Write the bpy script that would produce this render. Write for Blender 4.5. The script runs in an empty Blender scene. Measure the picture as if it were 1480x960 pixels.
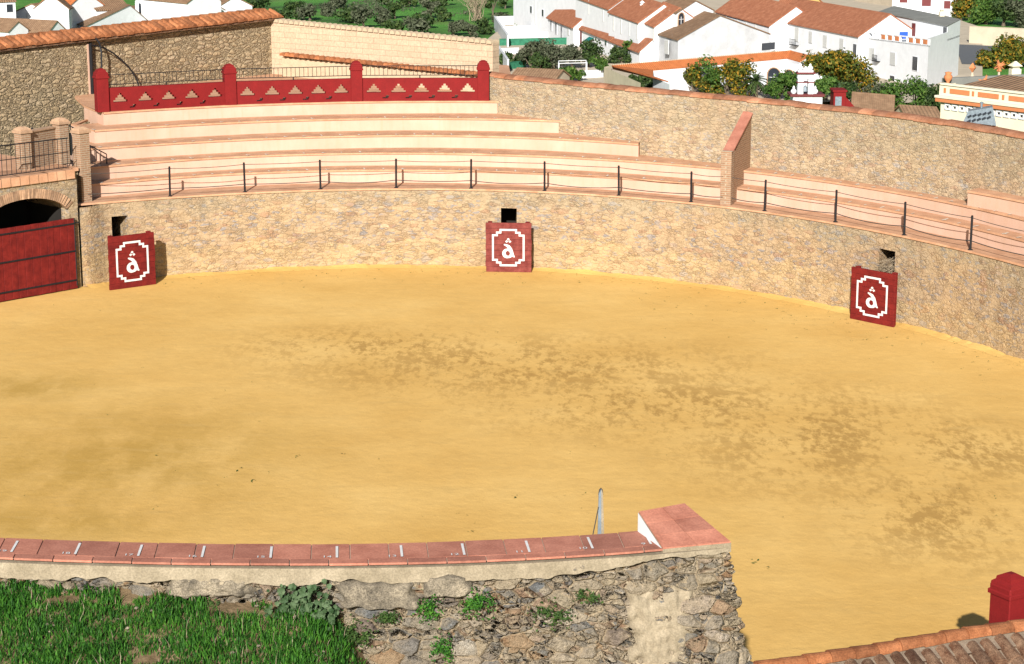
import bpy, math, random
import numpy as np
from mathutils import Vector, noise, Matrix
random.seed(7)
rad = math.radians
# ---------------------------------------------------------------- camera, world, sun, exposure
scn = bpy.context.scene
col = scn.collection
F, PITCH, H = 3000.0, rad(13), 11.8
cam_d = bpy.data.cameras.new('camera'); cam = bpy.data.objects.new('camera', cam_d); col.objects.link(cam)
cam_d.sensor_width = 36; cam_d.lens = F / 1480 * 36; cam_d.clip_start = 0.5; cam_d.clip_end = 4000
cam.location = (0, 0, H); cam.rotation_euler = (math.pi / 2 - PITCH, 0, 0); scn.camera = cam
SUN_AZ, SUN_EL = rad(8), rad(26)
w = bpy.data.worlds.new('World'); scn.world = w; w.use_nodes = True
nt = w.node_tree; bg = nt.nodes['Background']; bg.inputs[1].default_value = 0.05
sky = nt.nodes.new('ShaderNodeTexSky'); sky.sky_type = 'NISHITA'; sky.sun_disc = False
sky.sun_elevation = SUN_EL; sky.sun_rotation = math.pi + SUN_AZ
nt.links.new(sky.outputs[0], bg.inputs[0])
sd = bpy.data.lights.new('sun', 'SUN'); sd.energy = 5.0; sd.angle = rad(0.5); sd.color = (1, 0.97, 0.92)
sun = bpy.data.objects.new('sun', sd); col.objects.link(sun)
sdir = Vector((math.sin(SUN_AZ) * math.cos(SUN_EL), math.cos(SUN_AZ) * math.cos(SUN_EL), -math.sin(SUN_EL)))
sun.rotation_euler = sdir.to_track_quat('-Z', 'Y').to_euler(); sun.location = (-20, -60, 60)
scn.view_settings.view_transform = 'Standard'; scn.view_settings.look = 'None'
scn.view_settings.gamma = 1; scn.view_settings.exposure = 0.6
scn.render.engine = 'CYCLES'
scn.cycles.diffuse_bounces = 1

# ---------------------------------------------------------------- geometry helpers
def ray(px, py):
    x = (px - 740) / F; y = (480 - py) / F
    return Vector((x, math.cos(PITCH) + y * math.sin(PITCH), -math.sin(PITCH) + y * math.cos(PITCH)))
CAM = Vector((0, 0, H))
def U(px, py, z):
    d = ray(px, py); return CAM + d * ((z - H) / d.z)
def UD(px, py, Y):
    d = ray(px, py); return CAM + d * (Y / d.y)
def onp(px, py, A, B):                     # point on the vertical plane through A, B
    d = ray(px, py); t = Vector((B[0] - A[0], B[1] - A[1])); n = (-t.y, t.x)
    k = (n[0] * A[0] + n[1] * A[1]) / (n[0] * d.x + n[1] * d.y)
    return CAM + d * k
def V(*a): return Vector(a)

class MB:
    def __init__(s): s.v = []; s.f = []; s.uv = {}
    def add(s, vs, fs, uvs=None):
        b = len(s.v); s.v += [tuple(v) for v in vs]
        for f in fs: s.f.append(tuple(b + i for i in f))
        return s
    def quad(s, a, b, c, d): return s.add([a, b, c, d], [(0, 1, 2, 3)])
    def tri(s, a, b, c): return s.add([a, b, c], [(0, 1, 2)])
    def box(s, c, size, rz=0, rot=None):
        x, y, z = [k / 2 for k in size]; M = rot if rot else Matrix.Rotation(rz, 3, 'Z'); c = Vector(c)
        vs = [c + M @ Vector(p) for p in ((-x,-y,-z),(x,-y,-z),(x,y,-z),(-x,y,-z),(-x,-y,z),(x,-y,z),(x,y,z),(-x,y,z))]
        return s.add(vs, [(0,3,2,1),(4,5,6,7),(0,1,5,4),(1,2,6,5),(2,3,7,6),(3,0,4,7)])
    def bev(s, c, size, rz=0, b=0.01):      # box with chamfered vertical and top edges
        x, y, z = [k / 2 for k in size]; M = Matrix.Rotation(rz, 3, 'Z'); c = Vector(c)
        ring = [(-x+b,-y),(x-b,-y),(x,-y+b),(x,y-b),(x-b,y),(-x+b,y),(-x,y-b),(-x,-y+b)]
        r2 = [(-x+b,-y+b),(x-b,-y+b),(x-b,-y+b),(x-b,y-b),(x-b,y-b),(-x+b,y-b),(-x+b,y-b),(-x+b,-y+b)]
        vs = [c + M @ Vector((p[0], p[1], -z)) for p in ring] + [c + M @ Vector((p[0], p[1], z-b)) for p in ring] + [c + M @ Vector((p[0], p[1], z)) for p in r2]
        fs = [tuple(range(7, -1, -1)), tuple(range(16, 24))]
        for i in range(8):
            j = (i+1) % 8; fs += [(i, j, 8+j, 8+i), (8+i, 8+j, 16+j, 16+i)]
        return s.add(vs, fs)
    def prism(s, pts, z0, z1):               # polygon in plan, from z0 to z1
        n = len(pts); area = sum(pts[i][0]*pts[(i+1)%n][1]-pts[(i+1)%n][0]*pts[i][1] for i in range(n))
        if area < 0: pts = pts[::-1]
        vs = [(p[0], p[1], z0) for p in pts] + [(p[0], p[1], z1) for p in pts]
        return s.add(vs, [tuple(range(n-1,-1,-1)), tuple(range(n, 2*n))] + [(i,(i+1)%n,n+(i+1)%n,n+i) for i in range(n)])
    def slab(s, pts, th):                    # arbitrary polygon extruded straight down by th
        n = len(pts); vs = [Vector(p) for p in pts]; vs += [p - V(0,0,th) for p in vs]
        return s.add(vs, [tuple(range(n)), tuple(range(2*n-1,n-1,-1))] + [(i,n+i,n+(i+1)%n,(i+1)%n) for i in range(n)])
    def tube(s, pts, r, n=6, r2=None):
        pts = [Vector(p) for p in pts]; base = len(s.v); m = len(pts)
        for i, p in enumerate(pts):
            t = (pts[min(i+1,m-1)] - pts[max(i-1,0)]).normalized()
            a = t.cross(V(0,0,1)) if abs(t.z) < .95 else t.cross(V(0,1,0)); a.normalize(); b = t.cross(a)
            rr = r if r2 is None else r + (r2-r)*i/(m-1)
            for k in range(n):
                q = 2*math.pi*k/n; s.v.append(tuple(p + (a*math.cos(q)+b*math.sin(q))*rr))
        for i in range(m-1):
            for k in range(n):
                k2 = (k+1) % n; s.f.append((base+i*n+k, base+i*n+k2, base+(i+1)*n+k2, base+(i+1)*n+k))
        s.f.append(tuple(base+k for k in range(n))[::-1]); s.f.append(tuple(base+(m-1)*n+k for k in range(n)))
        return s
    def lathe(s, c, prof, n=12, rz=0, sx=1, sy=1):
        base = len(s.v)
        for r, z in prof:
            for k in range(n):
                q = 2*math.pi*k/n+rz; s.v.append((c[0]+r*math.cos(q)*sx, c[1]+r*math.sin(q)*sy, c[2]+z))
        for i in range(len(prof)-1):
            for k in range(n):
                k2 = (k+1) % n; s.f.append((base+i*n+k, base+i*n+k2, base+(i+1)*n+k2, base+(i+1)*n+k))
        s.f.append(tuple(base+k for k in range(n))[::-1]); s.f.append(tuple(base+(len(prof)-1)*n+k for k in range(n)))
        return s
    def build(s, name, mat, parent=None, smooth=False, label=None, kind=None):
        me = bpy.data.meshes.new(name)
        o0 = parent_world(parent) if parent else V(0,0,0)
        me.from_pydata([(v[0]-o0.x, v[1]-o0.y, v[2]-o0.z) for v in s.v], [], s.f); me.update()
        if mat: me.materials.append(mat)
        if smooth: me.polygons.foreach_set('use_smooth', [True]*len(me.polygons))
        o = bpy.data.objects.new(name, me); col.objects.link(o)
        if parent: o.parent = parent
        if label: o['label'] = label
        if kind: o['kind'] = kind
        return o
def parent_world(p):
    v = Vector(p.location); q = p.parent
    while q: v += q.location; q = q.parent
    return v
def tag(o, label=None, cat=None, group=None, kind=None):
    if label: o['label'] = label
    if cat: o['category'] = cat
    if group: o['group'] = group
    if kind: o['kind'] = kind
    return o
def thing(name, label, cat, loc=(0,0,0), group=None):
    o = bpy.data.objects.new(name, None); col.objects.link(o); o.location = loc; o.empty_display_size = .2
    return tag(o, label, cat, group)
def copy_tree(o, parent=None):
    c = o.copy(); col.objects.link(c); c.parent = parent
    for ch in list(o.children): copy_tree(ch, c)
    return c

# ---------------------------------------------------------------- materials
def new_mat(name, rough=.85, spec=.25):
    m = bpy.data.materials.new(name); m.use_nodes = True; nt = m.node_tree
    b = nt.nodes['Principled BSDF']; b.inputs['Roughness'].default_value = rough
    b.inputs['Specular IOR Level'].default_value = spec
    return m, nt, b
def nd(nt, typ, **kw):
    n = nt.nodes.new(typ)
    for k, v in kw.items():
        if k.startswith('i_'): n.inputs[k[2:].replace('_', ' ')].default_value = v
        else: setattr(n, k, v)
    return n
def ramp(nt, fac, stops, interp='LINEAR'):
    r = nt.nodes.new('ShaderNodeValToRGB'); r.color_ramp.interpolation = interp
    e = r.color_ramp.elements
    while len(e) < len(stops): e.new(.5)
    for i, (p, c) in enumerate(stops):
        e[i].position = p; e[i].color = (c if hasattr(c, '__len__') else (c, c, c)) + ((1,) if hasattr(c, '__len__') else (1,)) if not hasattr(c, '__len__') or len(c) == 3 else c
    nt.links.new(fac, r.inputs[0]); return r.outputs[0]
def mixc(nt, fac, a, b, blend='MIX'):
    m = nt.nodes.new('ShaderNodeMix'); m.data_type = 'RGBA'; m.blend_type = blend
    for sock, v in ((m.inputs[0], fac), (m.inputs[6], a), (m.inputs[7], b)):
        if isinstance(v, bpy.types.NodeSocket): nt.links.new(v, sock)
        elif hasattr(v, '__len__'): sock.default_value = tuple(v) + (1,) if len(v) == 3 else v
        else: sock.default_value = v
    return m.outputs[2]
def mth(nt, op, a, b=None, c=None, clamp=False):
    m = nt.nodes.new('ShaderNodeMath'); m.operation = op; m.use_clamp = clamp
    for i, v in enumerate((a, b, c)):
        if v is None: continue
        if isinstance(v, bpy.types.NodeSocket): nt.links.new(v, m.inputs[i])
        else: m.inputs[i].default_value = v
    return m.outputs[0]
def coords(nt, scale=(1,1,1), rot=(0,0,0), loc=(0,0,0), kind='Object'):
    t = nt.nodes.new('ShaderNodeTexCoord'); mp = nt.nodes.new('ShaderNodeMapping')
    mp.inputs['Scale'].default_value = scale; mp.inputs['Rotation'].default_value = rot; mp.inputs['Location'].default_value = loc
    nt.links.new(t.outputs[kind], mp.inputs[0]); return mp.outputs[0]
def noi(nt, vec, scale, detail=4, rough=.6, out=0):
    n = nt.nodes.new('ShaderNodeTexNoise'); n.inputs['Scale'].default_value = scale
    n.inputs['Detail'].default_value = detail; n.inputs['Roughness'].default_value = rough
    nt.links.new(vec, n.inputs['Vector']); return n.outputs[out]
def bump(nt, b, h, strength=.5, dist=.02):
    n = nt.nodes.new('ShaderNodeBump'); n.inputs['Strength'].default_value = strength; n.inputs['Distance'].default_value = dist
    nt.links.new(h, n.inputs['Height']); nt.links.new(n.outputs[0], b.inputs['Normal'])
def L(nt, a, b): nt.links.new(a, b)
def mul(c, k): return tuple(min(1, x*k) for x in c)

def plain(name, c, rough=.7, var=.12, scale=3, bs=.15, c2=None, spec=.25, bd=.01, metallic=0, fine=0, isl=0):
    m, nt, b = new_mat(name, rough, spec); v = coords(nt)
    n = noi(nt, v, scale, 6, .65)
    cc = ramp(nt, n, [(.3, mul(c, 1-var)), (.7, c2 or mul(c, 1+var))])
    if isl:
        g = nt.nodes.new('ShaderNodeNewGeometry')
        cc = mixc(nt, isl, cc, ramp(nt, g.outputs['Random Per Island'], [(0, (.35,.33,.33)), (.35, (.8,.75,.72)), (.7, (1.1,1.05,1.0)), (1, (1.45,1.35,1.25))]), 'MULTIPLY')
    if fine:
        n3 = noi(nt, v, scale*14, 3, .6)
        cc = mixc(nt, fine, cc, ramp(nt, n3, [(.35, (.25,.25,.25)), (.65, (1,1,1))]), 'MULTIPLY')
    L(nt, cc, b.inputs['Base Color']); b.inputs['Metallic'].default_value = metallic
    n2 = noi(nt, v, scale*8, 5, .7); bump(nt, b, n2, bs, bd)
    return m
def stone(name, stops, mortar, scale=4, zs=1.7, mw=.06, bs=1.0, bd=.05, disp=0, tint=None, blotch=.5, rnd=.95, distort=.12, fine=.5, speck=None):
    m, nt, b = new_mat(name, .92, .15)
    v0 = coords(nt); mp = nt.nodes.new('ShaderNodeMapping'); mp.inputs['Scale'].default_value = (1, 1, zs); L(nt, v0, mp.inputs[0])
    def warp(sc, amt):
        nz = nt.nodes.new('ShaderNodeTexNoise'); nz.inputs['Scale'].default_value = sc; nz.inputs['Detail'].default_value = 4; L(nt, mp.outputs[0], nz.inputs['Vector'])
        va = nt.nodes.new('ShaderNodeVectorMath'); va.operation = 'MULTIPLY_ADD'; L(nt, nz.outputs[1], va.inputs[0])
        va.inputs[1].default_value = (amt,)*3; L(nt, mp.outputs[0], va.inputs[2]); return va.outputs[0]
    vec = warp(scale*1.3, distort*4/scale)
    fn = noi(nt, v0, scale*5, 6, .72); fn2 = noi(nt, mp.outputs[0], scale*14, 4, .7)
    def layer(sc):
        vo = nt.nodes.new('ShaderNodeTexVoronoi'); vo.inputs['Scale'].default_value = sc; vo.inputs['Randomness'].default_value = rnd; L(nt, vec, vo.inputs['Vector'])
        ve = nt.nodes.new('ShaderNodeTexVoronoi'); ve.feature = 'DISTANCE_TO_EDGE'; ve.inputs['Scale'].default_value = sc; ve.inputs['Randomness'].default_value = rnd; L(nt, vec, ve.inputs['Vector'])
        sep = nt.nodes.new('ShaderNodeSeparateColor'); L(nt, vo.outputs['Color'], sep.inputs[0]); return sep, ve.outputs['Distance']
    sA, eA = layer(scale); sB, eB = layer(scale*2.1)
    pick = ramp(nt, sA.outputs[2], [(.5, 0.0), (.52, 1.0)])       # some cells break up into small stones
    edge = mth(nt, 'MINIMUM', eA, mth(nt, 'ADD', eB, mth(nt, 'SUBTRACT', 1.0, pick)))
    idx = nt.nodes.new('ShaderNodeMix'); L(nt, pick, idx.inputs[0]); L(nt, sA.outputs[0], idx.inputs[2]); L(nt, sB.outputs[0], idx.inputs[3])
    c = ramp(nt, idx.outputs[0], stops)
    c = mixc(nt, fine, c, ramp(nt, fn, [(.3, (.42,.4,.38)), (.7, (1.3,1.25,1.2))]), 'MULTIPLY')
    c = mixc(nt, fine*.7, c, ramp(nt, fn2, [(.35, (.45,.43,.4)), (.6, (1.15,1.12,1.1))]), 'MULTIPLY')
    big = noi(nt, v0, .55, 4, .6)
    wob = mth(nt, 'MULTIPLY', fn, mw*1.6)
    e2 = mth(nt, 'SUBTRACT', edge, mth(nt, 'SUBTRACT', wob, mw*.6))
    mk = ramp(nt, e2, [(0, 1.0), (mw*.5, 0.0)])
    mn = noi(nt, v0, scale*.7, 5, .65)
    cover = ramp(nt, mn, [(.42, 0.0), (.58, blotch)])
    mk2 = mth(nt, 'MAXIMUM', mk, cover)
    mc = mixc(nt, .7, mortar, ramp(nt, fn, [(.3, mul(mortar, .6)), (.7, mul(mortar, 1.2))]))
    c = mixc(nt, mk2, c, mc)
    if tint: c = mixc(nt, ramp(nt, big, [(.42, 0.0), (.62, .5)]), c, tint)
    if speck:                                  # scattered blue grey and rusty stones
        c = mixc(nt, mth(nt, 'MULTIPLY', ramp(nt, sB.outputs[1], [(.86, 0.0), (.88, .75)]), mth(nt, 'SUBTRACT', 1.0, mk)), c, speck[0])
        c = mixc(nt, mth(nt, 'MULTIPLY', ramp(nt, sA.outputs[1], [(.9, 0.0), (.91, .55)]), mth(nt, 'SUBTRACT', 1.0, mk)), c, speck[1])
    if speck:
        vb = nt.nodes.new('ShaderNodeTexVoronoi'); vb.inputs['Scale'].default_value = 1.55; vb.inputs['Randomness'].default_value = 1; L(nt, warp(3.5, .22), vb.inputs['Vector'])
        sb = nt.nodes.new('ShaderNodeSeparateColor'); L(nt, vb.outputs['Color'], sb.inputs[0])
        near_ = ramp(nt, vb.outputs['Distance'], [(.2, 1.0), (.25, 0.0)])
        c = mixc(nt, mth(nt, 'MULTIPLY', near_, ramp(nt, sb.outputs[0], [(.5, 0.0), (.52, .7)])), c, ramp(nt, sb.outputs[1], [(0, speck[0]), (.45, mul(speck[0], 1.35)), (.5, speck[1]), (.8, (.5,.42,.33)), (1, (.3,.24,.19))]))
        sz = nt.nodes.new('ShaderNodeSeparateXYZ'); L(nt, v0, sz.inputs[0])
        wz = mth(nt, 'ADD', sz.outputs[2], mth(nt, 'MULTIPLY', big, -1.6))
        c = mixc(nt, ramp(nt, wz, [(-.75/1, .3), (-.3, 0.0)]) if name == 'ring_stone' else 0.0, c, (.56,.385,.17))
        c = mixc(nt, ramp(nt, mth(nt, 'MULTIPLY_ADD', wz, .5, 0.0), [(.42, 0.0), (.62, .35)]), c, (.33,.29,.2))
        c = mixc(nt, ramp(nt, noi(nt, v0, .9, 5, .6), [(.5, 0.0), (.66, .5)]), c, (.43,.29,.17))
    holes = ramp(nt, noi(nt, mp.outputs[0], scale*1.7, 3, .6), [(.27, .75), (.33, 0.0)])
    c = mixc(nt, mth(nt, 'MULTIPLY', holes, .6), c, mul(mortar, .3))
    L(nt, c, b.inputs['Base Color'])
    h = mth(nt, 'MULTIPLY', ramp(nt, edge, [(0, 0.0), (mw*1.6, .8), (.5, 1.0)]), mth(nt, 'MULTIPLY_ADD', sA.outputs[1], .6, .5))
    h = mth(nt, 'MULTIPLY', h, mth(nt, 'SUBTRACT', 1.0, mth(nt, 'MULTIPLY', cover, .7)))
    h = mth(nt, 'ADD', h, mth(nt, 'MULTIPLY', fn, .5))
    h = mth(nt, 'SUBTRACT', h, mth(nt, 'MULTIPLY', holes, .4))
    if disp:
        d = nt.nodes.new('ShaderNodeDisplacement'); d.inputs['Scale'].default_value = disp; d.inputs['Midlevel'].default_value = .6
        L(nt, h, d.inputs['Height']); L(nt, d.outputs[0], nt.nodes['Material Output'].inputs['Displacement'])
        m.displacement_method = 'BOTH'
    else: bump(nt, b, h, bs, bd)
    return m
def bricks(name, c1, c2, mortar, bw=.26, bh=.06, ms=.012, diag=(1, 1), bs=.6):
    m, nt, b = new_mat(name, .9, .15); t = nt.nodes.new('ShaderNodeTexCoord'); s = nt.nodes.new('ShaderNodeSeparateXYZ'); L(nt, t.outputs['Object'], s.inputs[0])
    u = mth(nt, 'ADD', mth(nt, 'MULTIPLY', s.outputs[0], diag[0]), mth(nt, 'MULTIPLY', s.outputs[1], diag[1]))
    cb = nt.nodes.new('ShaderNodeCombineXYZ'); L(nt, u, cb.inputs[0]); L(nt, s.outputs[2], cb.inputs[1])
    n0 = noi(nt, t.outputs['Object'], 6, 3)
    br = nt.nodes.new('ShaderNodeTexBrick'); L(nt, cb.outputs[0], br.inputs['Vector'])
    for k, v in (('Color1', c1+(1,)), ('Color2', c2+(1,)), ('Mortar', mortar+(1,)), ('Scale', 1.0), ('Mortar Size', ms), ('Brick Width', bw), ('Row Height', bh), ('Mortar Smooth', .2)): br.inputs[k].default_value = v
    c = mixc(nt, .5, br.outputs[0], ramp(nt, noi(nt, t.outputs['Object'], 14, 5), [(.3, (.5,.5,.5)), (.7, (1.15,1.1,1.05))]), 'MULTIPLY')
    L(nt, c, b.inputs['Base Color']); bump(nt, b, mth(nt, 'ADD', mth(nt, 'MULTIPLY', br.outputs[1], -1), mth(nt, 'MULTIPLY', n0, .3)), bs, .015); return m
def rooftile(name, c1, c2, dark, vecrot=0, pitchw=.24, lich=.35):
    # rows of barrel tiles run down the slope: bands across a horizontal direction set by vecrot
    m, nt, b = new_mat(name, .9, .15)
    v = coords(nt, rot=(0, 0, vecrot)); s = nt.nodes.new('ShaderNodeSeparateXYZ'); L(nt, v, s.inputs[0])
    a = mth(nt, 'SINE', mth(nt, 'MULTIPLY', s.outputs[0], 2*math.pi/pitchw))
    st = mth(nt, 'FRACT', mth(nt, 'MULTIPLY', s.outputs[1], 1/.42))
    n = noi(nt, v, 1.2, 7, .75); n2 = noi(nt, v, 9, 4, .7)
    c = ramp(nt, n, [(.32, mul(c1, .75)), (.5, c1), (.68, c2)])
    c = mixc(nt, ramp(nt, n2, [(.45, 0.0), (.7, lich)]), c, dark)
    L(nt, c, b.inputs['Base Color'])
    bump(nt, b, mth(nt, 'ADD', mth(nt, 'MULTIPLY', a, .5), mth(nt, 'MULTIPLY', st, .25)), .9, .09); return m

M = {}
M['ring'] = stone('ring_stone', [(0, (.36,.25,.15)), (.3, (.45,.32,.19)), (.6, (.49,.365,.235)), (.85, (.33,.26,.195)), (1, (.54,.42,.29))], (.46,.335,.205), 4.0, 2.3, .035, .75, .055, tint=(.5,.345,.19), blotch=.95, fine=.6, distort=.22, speck=((.25,.235,.235),(.36,.2,.12)))
M['outer'] = stone('outer_stone', [(0, (.43,.32,.2)), (.4, (.52,.39,.25)), (.7, (.56,.45,.31)), (.9, (.4,.31,.23)), (1, (.5,.34,.22))], (.53,.4,.26), 4.4, 2.6, .035, .8, .05, tint=(.5,.38,.23), blotch=.85, fine=.55, distort=.2, speck=((.33,.3,.27),(.42,.26,.17)))
M['tall'] = stone('tall_wall_stone', [(0, (.5,.37,.22)), (.35, (.62,.47,.29)), (.7, (.7,.55,.37)), (.9, (.46,.36,.25)), (1, (.62,.44,.27))], (.52,.39,.23), 3.7, 2.1, .09, 1.0, .18, tint=(.5,.39,.24), blotch=.4, fine=.7, distort=.18)
M['near'] = stone('near_rubble', [(0, (.36,.32,.25)), (.18, (.2,.215,.225)), (.36, (.38,.33,.24)), (.54, (.46,.4,.31)), (.68, (.15,.165,.185)), (.77, (.38,.23,.12)), (.87, (.53,.5,.43)), (1, (.32,.19,.11))], (.42,.33,.215), 3.9, 1.9, .07, 1, .05, disp=.15, tint=None, blotch=.5, rnd=1, distort=.07, fine=.85)
M['riser'] = plain('pink_cream_plaster', (.62,.42,.3), .9, .09, .9, .15, c2=(.66,.46,.34), fine=.12)
def riser_mat():
    m, nt, b = new_mat('streaked_pink_plaster', .9, .15); v = coords(nt)
    c = ramp(nt, noi(nt, v, .8, 6, .6), [(.3, (.53,.335,.24)), (.5, (.585,.375,.275)), (.7, (.63,.42,.32))])
    st = noi(nt, coords(nt, scale=(5, 5, .5)), 1.6, 5, .65)
    c = mixc(nt, ramp(nt, st, [(.5, 0.0), (.72, .45)]), c, (.5,.32,.2))
    c = mixc(nt, ramp(nt, noi(nt, v, 9, 5, .7), [(.6, 0.0), (.75, .35)]), c, (.45,.3,.2))
    L(nt, c, b.inputs['Base Color']); bump(nt, b, noi(nt, v, 12, 5, .7), .25, .01); return m
M['riser'] = riser_mat()
M['tread'] = plain('terracotta_paving', (.58,.3,.165), .85, .2, 2.2, .3, c2=(.7,.4,.24), fine=.2)
M['mark'] = plain('white_seat_paint', (.72,.62,.5), .8, .1, 20, .05)
M['white_paint'] = plain('white_board_paint', (.72,.7,.67), .7, .12, 8, .12, fine=.15)
M['red_wood'] = plain('red_painted_planks', (.17,.009,.008), .75, .35, 4, .6, c2=(.24,.018,.013), fine=.35)
M['red_wall'] = plain('red_painted_masonry', (.2,.009,.009), .8, .12, 4, .4, fine=.2)
M['iron'] = plain('black_iron', (.015,.015,.017), .5, .2, 10, .1)
M['cable'] = plain('dark_steel_cable', (.06,.055,.05), .5, .1, 20, .1)
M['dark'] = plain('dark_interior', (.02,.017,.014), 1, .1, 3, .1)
M['brick'] = bricks('pale_brick', (.36,.22,.14), (.3,.17,.1), (.4,.32,.23))
M['brick_fin'] = bricks('fin_brick', (.36,.2,.12), (.3,.16,.09), (.38,.28,.19))
M['cream_block'] = bricks('cream_block', (.6,.45,.31), (.55,.4,.27), (.47,.34,.23), .5, .19, .01, diag=(.8,-.6))
M['cream_cap'] = plain('cream_cap_tile', (.54,.41,.27), .9, .14, 6, .4, fine=.2)
M['voussoir'] = plain('arch_brick', (.4,.26,.165), .9, .25, 9, .5, isl=.5)
M['slab'] = plain('lichen_plaster_slab', (.2,.17,.13), .95, .5, 5, .9, c2=(.46,.38,.27), fine=.8)
M['coping'] = plain('salmon_coping_tile', (.47,.175,.115), .8, .2, 3, .3, c2=(.58,.25,.17), fine=.3, isl=.35)
M['grout'] = plain('pale_grout', (.5,.36,.27), .95, .1, 9, .3)
M['plaster'] = plain('worn_cream_plaster', (.36,.29,.19), .95, .3, 4, .6, c2=(.44,.36,.25), fine=.4)
M['clay'] = plain('orange_clay_tile', (.42,.14,.05), .85, .4, 4, .4, c2=(.56,.23,.1), fine=.5, isl=.6)
M['clay_coping'] = plain('worn_clay_coping', (.46,.18,.085), .9, .35, 2.5, .4, c2=(.54,.27,.16), fine=.4, isl=.6)
M['clay_old'] = plain('lichen_clay_tile', (.36,.115,.045), .95, .7, 6, .9, c2=(.42,.27,.17), fine=.9, isl=.7)
M['mortar'] = plain('ridge_mortar', (.32,.24,.17), .95, .3, 6, .7, fine=.6)
M['white'] = plain('whitewash', (.76,.77,.78), .85, .06, .8, .1, fine=.05)
M['white_grey'] = plain('stained_whitewash', (.56,.57,.58), .9, .15, .35, .1, c2=(.7,.71,.72), fine=.08)
M['cream_house'] = plain('cream_house_paint', (.75,.68,.5), .85, .05, 1, .05)
M['beige_wall'] = plain('beige_render', (.5,.42,.31), .9, .12, .5, .1)
M['orange_paint'] = plain('orange_paint', (.55,.2,.08), .8, .06, 2, .05)
M['yellow_house'] = plain('ochre_house_paint', (.7,.45,.16), .8, .05, 1, .05)
M['roof_a'] = rooftile('roof_orange', (.42,.17,.09), (.52,.24,.13), (.22,.14,.08), 0, .5)
M['roof_b'] = rooftile('roof_brown', (.3,.17,.1), (.4,.25,.15), (.2,.17,.1), 0, .5, .6)
M['roof_new'] = rooftile('roof_new_orange', (.52,.17,.06), (.58,.2,.07), (.5,.16,.06), 0, .4, .1)
M['roof_grey'] = plain('grey_felt_roof', (.2,.2,.18), .9, .15, .6, .1)
M['glass'] = plain('dark_window', (.03,.035,.045), .2, .1, 2, .02, spec=.5)
M['shutter'] = plain('pale_shutter', (.55,.55,.52), .7, .05, 4, .1)
M['brown_door'] = plain('dark_red_door', (.14,.03,.03), .6, .1, 2, .1)
M['green_mesh'] = plain('green_netting', (.03,.16,.09), .8, .3, 2, .2)
M['teal'] = plain('teal_awning', (.01,.16,.14), .8, .1, 2, .1)
M['blue'] = plain('blue_cloth', (.03,.1,.45), .8, .1, 2, .1)
M['steel'] = plain('galvanised_steel', (.2,.24,.27), .5, .3, 6, .1, metallic=.3)
M['asphalt'] = plain('asphalt', (.12,.125,.13), .9, .1, 2, .1)
M['bark'] = plain('bark', (.13,.1,.07), .95, .3, 8, .5)
M['twig'] = plain('pale_twigs', (.32,.25,.17), .95, .3, 3, .5)
def leafmat(name, cols, rough=.6, trans=.25, ns=.9):
    m, nt, b = new_mat(name, rough, .2); g = nt.nodes.new('ShaderNodeNewGeometry')
    v = coords(nt); n = noi(nt, v, ns, 4, .65)
    f = mth(nt, 'ADD', mth(nt, 'MULTIPLY', g.outputs['Random Per Island'], .55), mth(nt, 'MULTIPLY', n, .5))
    c = ramp(nt, f, cols); L(nt, c, b.inputs['Base Color'])
    t = nt.nodes.new('ShaderNodeBsdfTranslucent'); L(nt, c, t.inputs[0]); mx = nt.nodes.new('ShaderNodeMixShader'); mx.inputs[0].default_value = trans
    L(nt, b.outputs[0], mx.inputs[1]); L(nt, t.outputs[0], mx.inputs[2]); L(nt, mx.outputs[0], nt.nodes['Material Output'].inputs[0]); return m
M['leaf_dark'] = leafmat('leaf_dark', [(.2, (.018,.035,.012)), (.5, (.04,.075,.02)), (.85, (.09,.13,.035))])
M['leaf_green'] = leafmat('leaf_green', [(.2, (.025,.06,.012)), (.5, (.06,.13,.02)), (.85, (.13,.2,.04))])
M['leaf_gold'] = leafmat('leaf_gold', [(.2, (.035,.06,.01)), (.5, (.085,.11,.015)), (.64, (.17,.15,.02)), (.74, (.34,.2,.02)), (.9, (.45,.2,.02))])
M['leaf_olive'] = leafmat('leaf_olive', [(.2, (.045,.055,.03)), (.5, (.085,.1,.055)), (.85, (.14,.15,.09))])
M['leaf_mallow'] = leafmat('leaf_mallow', [(.2, (.025,.06,.02)), (.5, (.07,.12,.05)), (.85, (.14,.2,.1))])
M['grass'] = leafmat('grass_blades', [(.15, (.008,.035,.006)), (.45, (.028,.105,.013)), (.75, (.065,.2,.02)), (.94, (.13,.27,.035)), (1, (.4,.36,.14))], .6, .2, 2.2)
M['weed'] = leafmat('weed_leaf', [(.2, (.02,.05,.012)), (.6, (.05,.1,.02)), (.9, (.1,.15,.04))])

# ---------------------------------------------------------------- levels and curves of the ring
def curve(pts, deg, x0, x1, z, step=12):
    p = np.polyfit([(a-740)/740 for a, b in pts], [b for a, b in pts], deg)
    n = max(2, int(abs(x1-x0)/step)); out = []
    for i in range(n+1):
        x = x0 + (x1-x0)*i/n; out.append(U(x, float(np.polyval(p, (x-740)/740)), z))
    return out
ZL = [2.3, 2.69, 3.08, 3.47, 3.86, 4.25]
P0 = [(137,293),(247,284),(300,281.3),(360,278),(480,274),(600,271.7),(700,273),(800,277.5),(900,284),(1000,292.5),(1160,313.3),(1260,331.7),(1360,352.5),(1480,382.5)]
P1 = [(150,264),(300,253.5),(360,249.5),(516,245),(600,245),(740,247),(800,250.8),(900,257),(1000,265),(1160,284),(1260,298.5),(1360,317),(1480,347)]
P2 = [(167,238),(300,228.5),(360,225),(516,220.8),(600,220.8),(740,222.5),(800,225.8),(900,231.7),(1000,239),(1160,257),(1260,271),(1360,288.5),(1480,316)]
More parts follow.
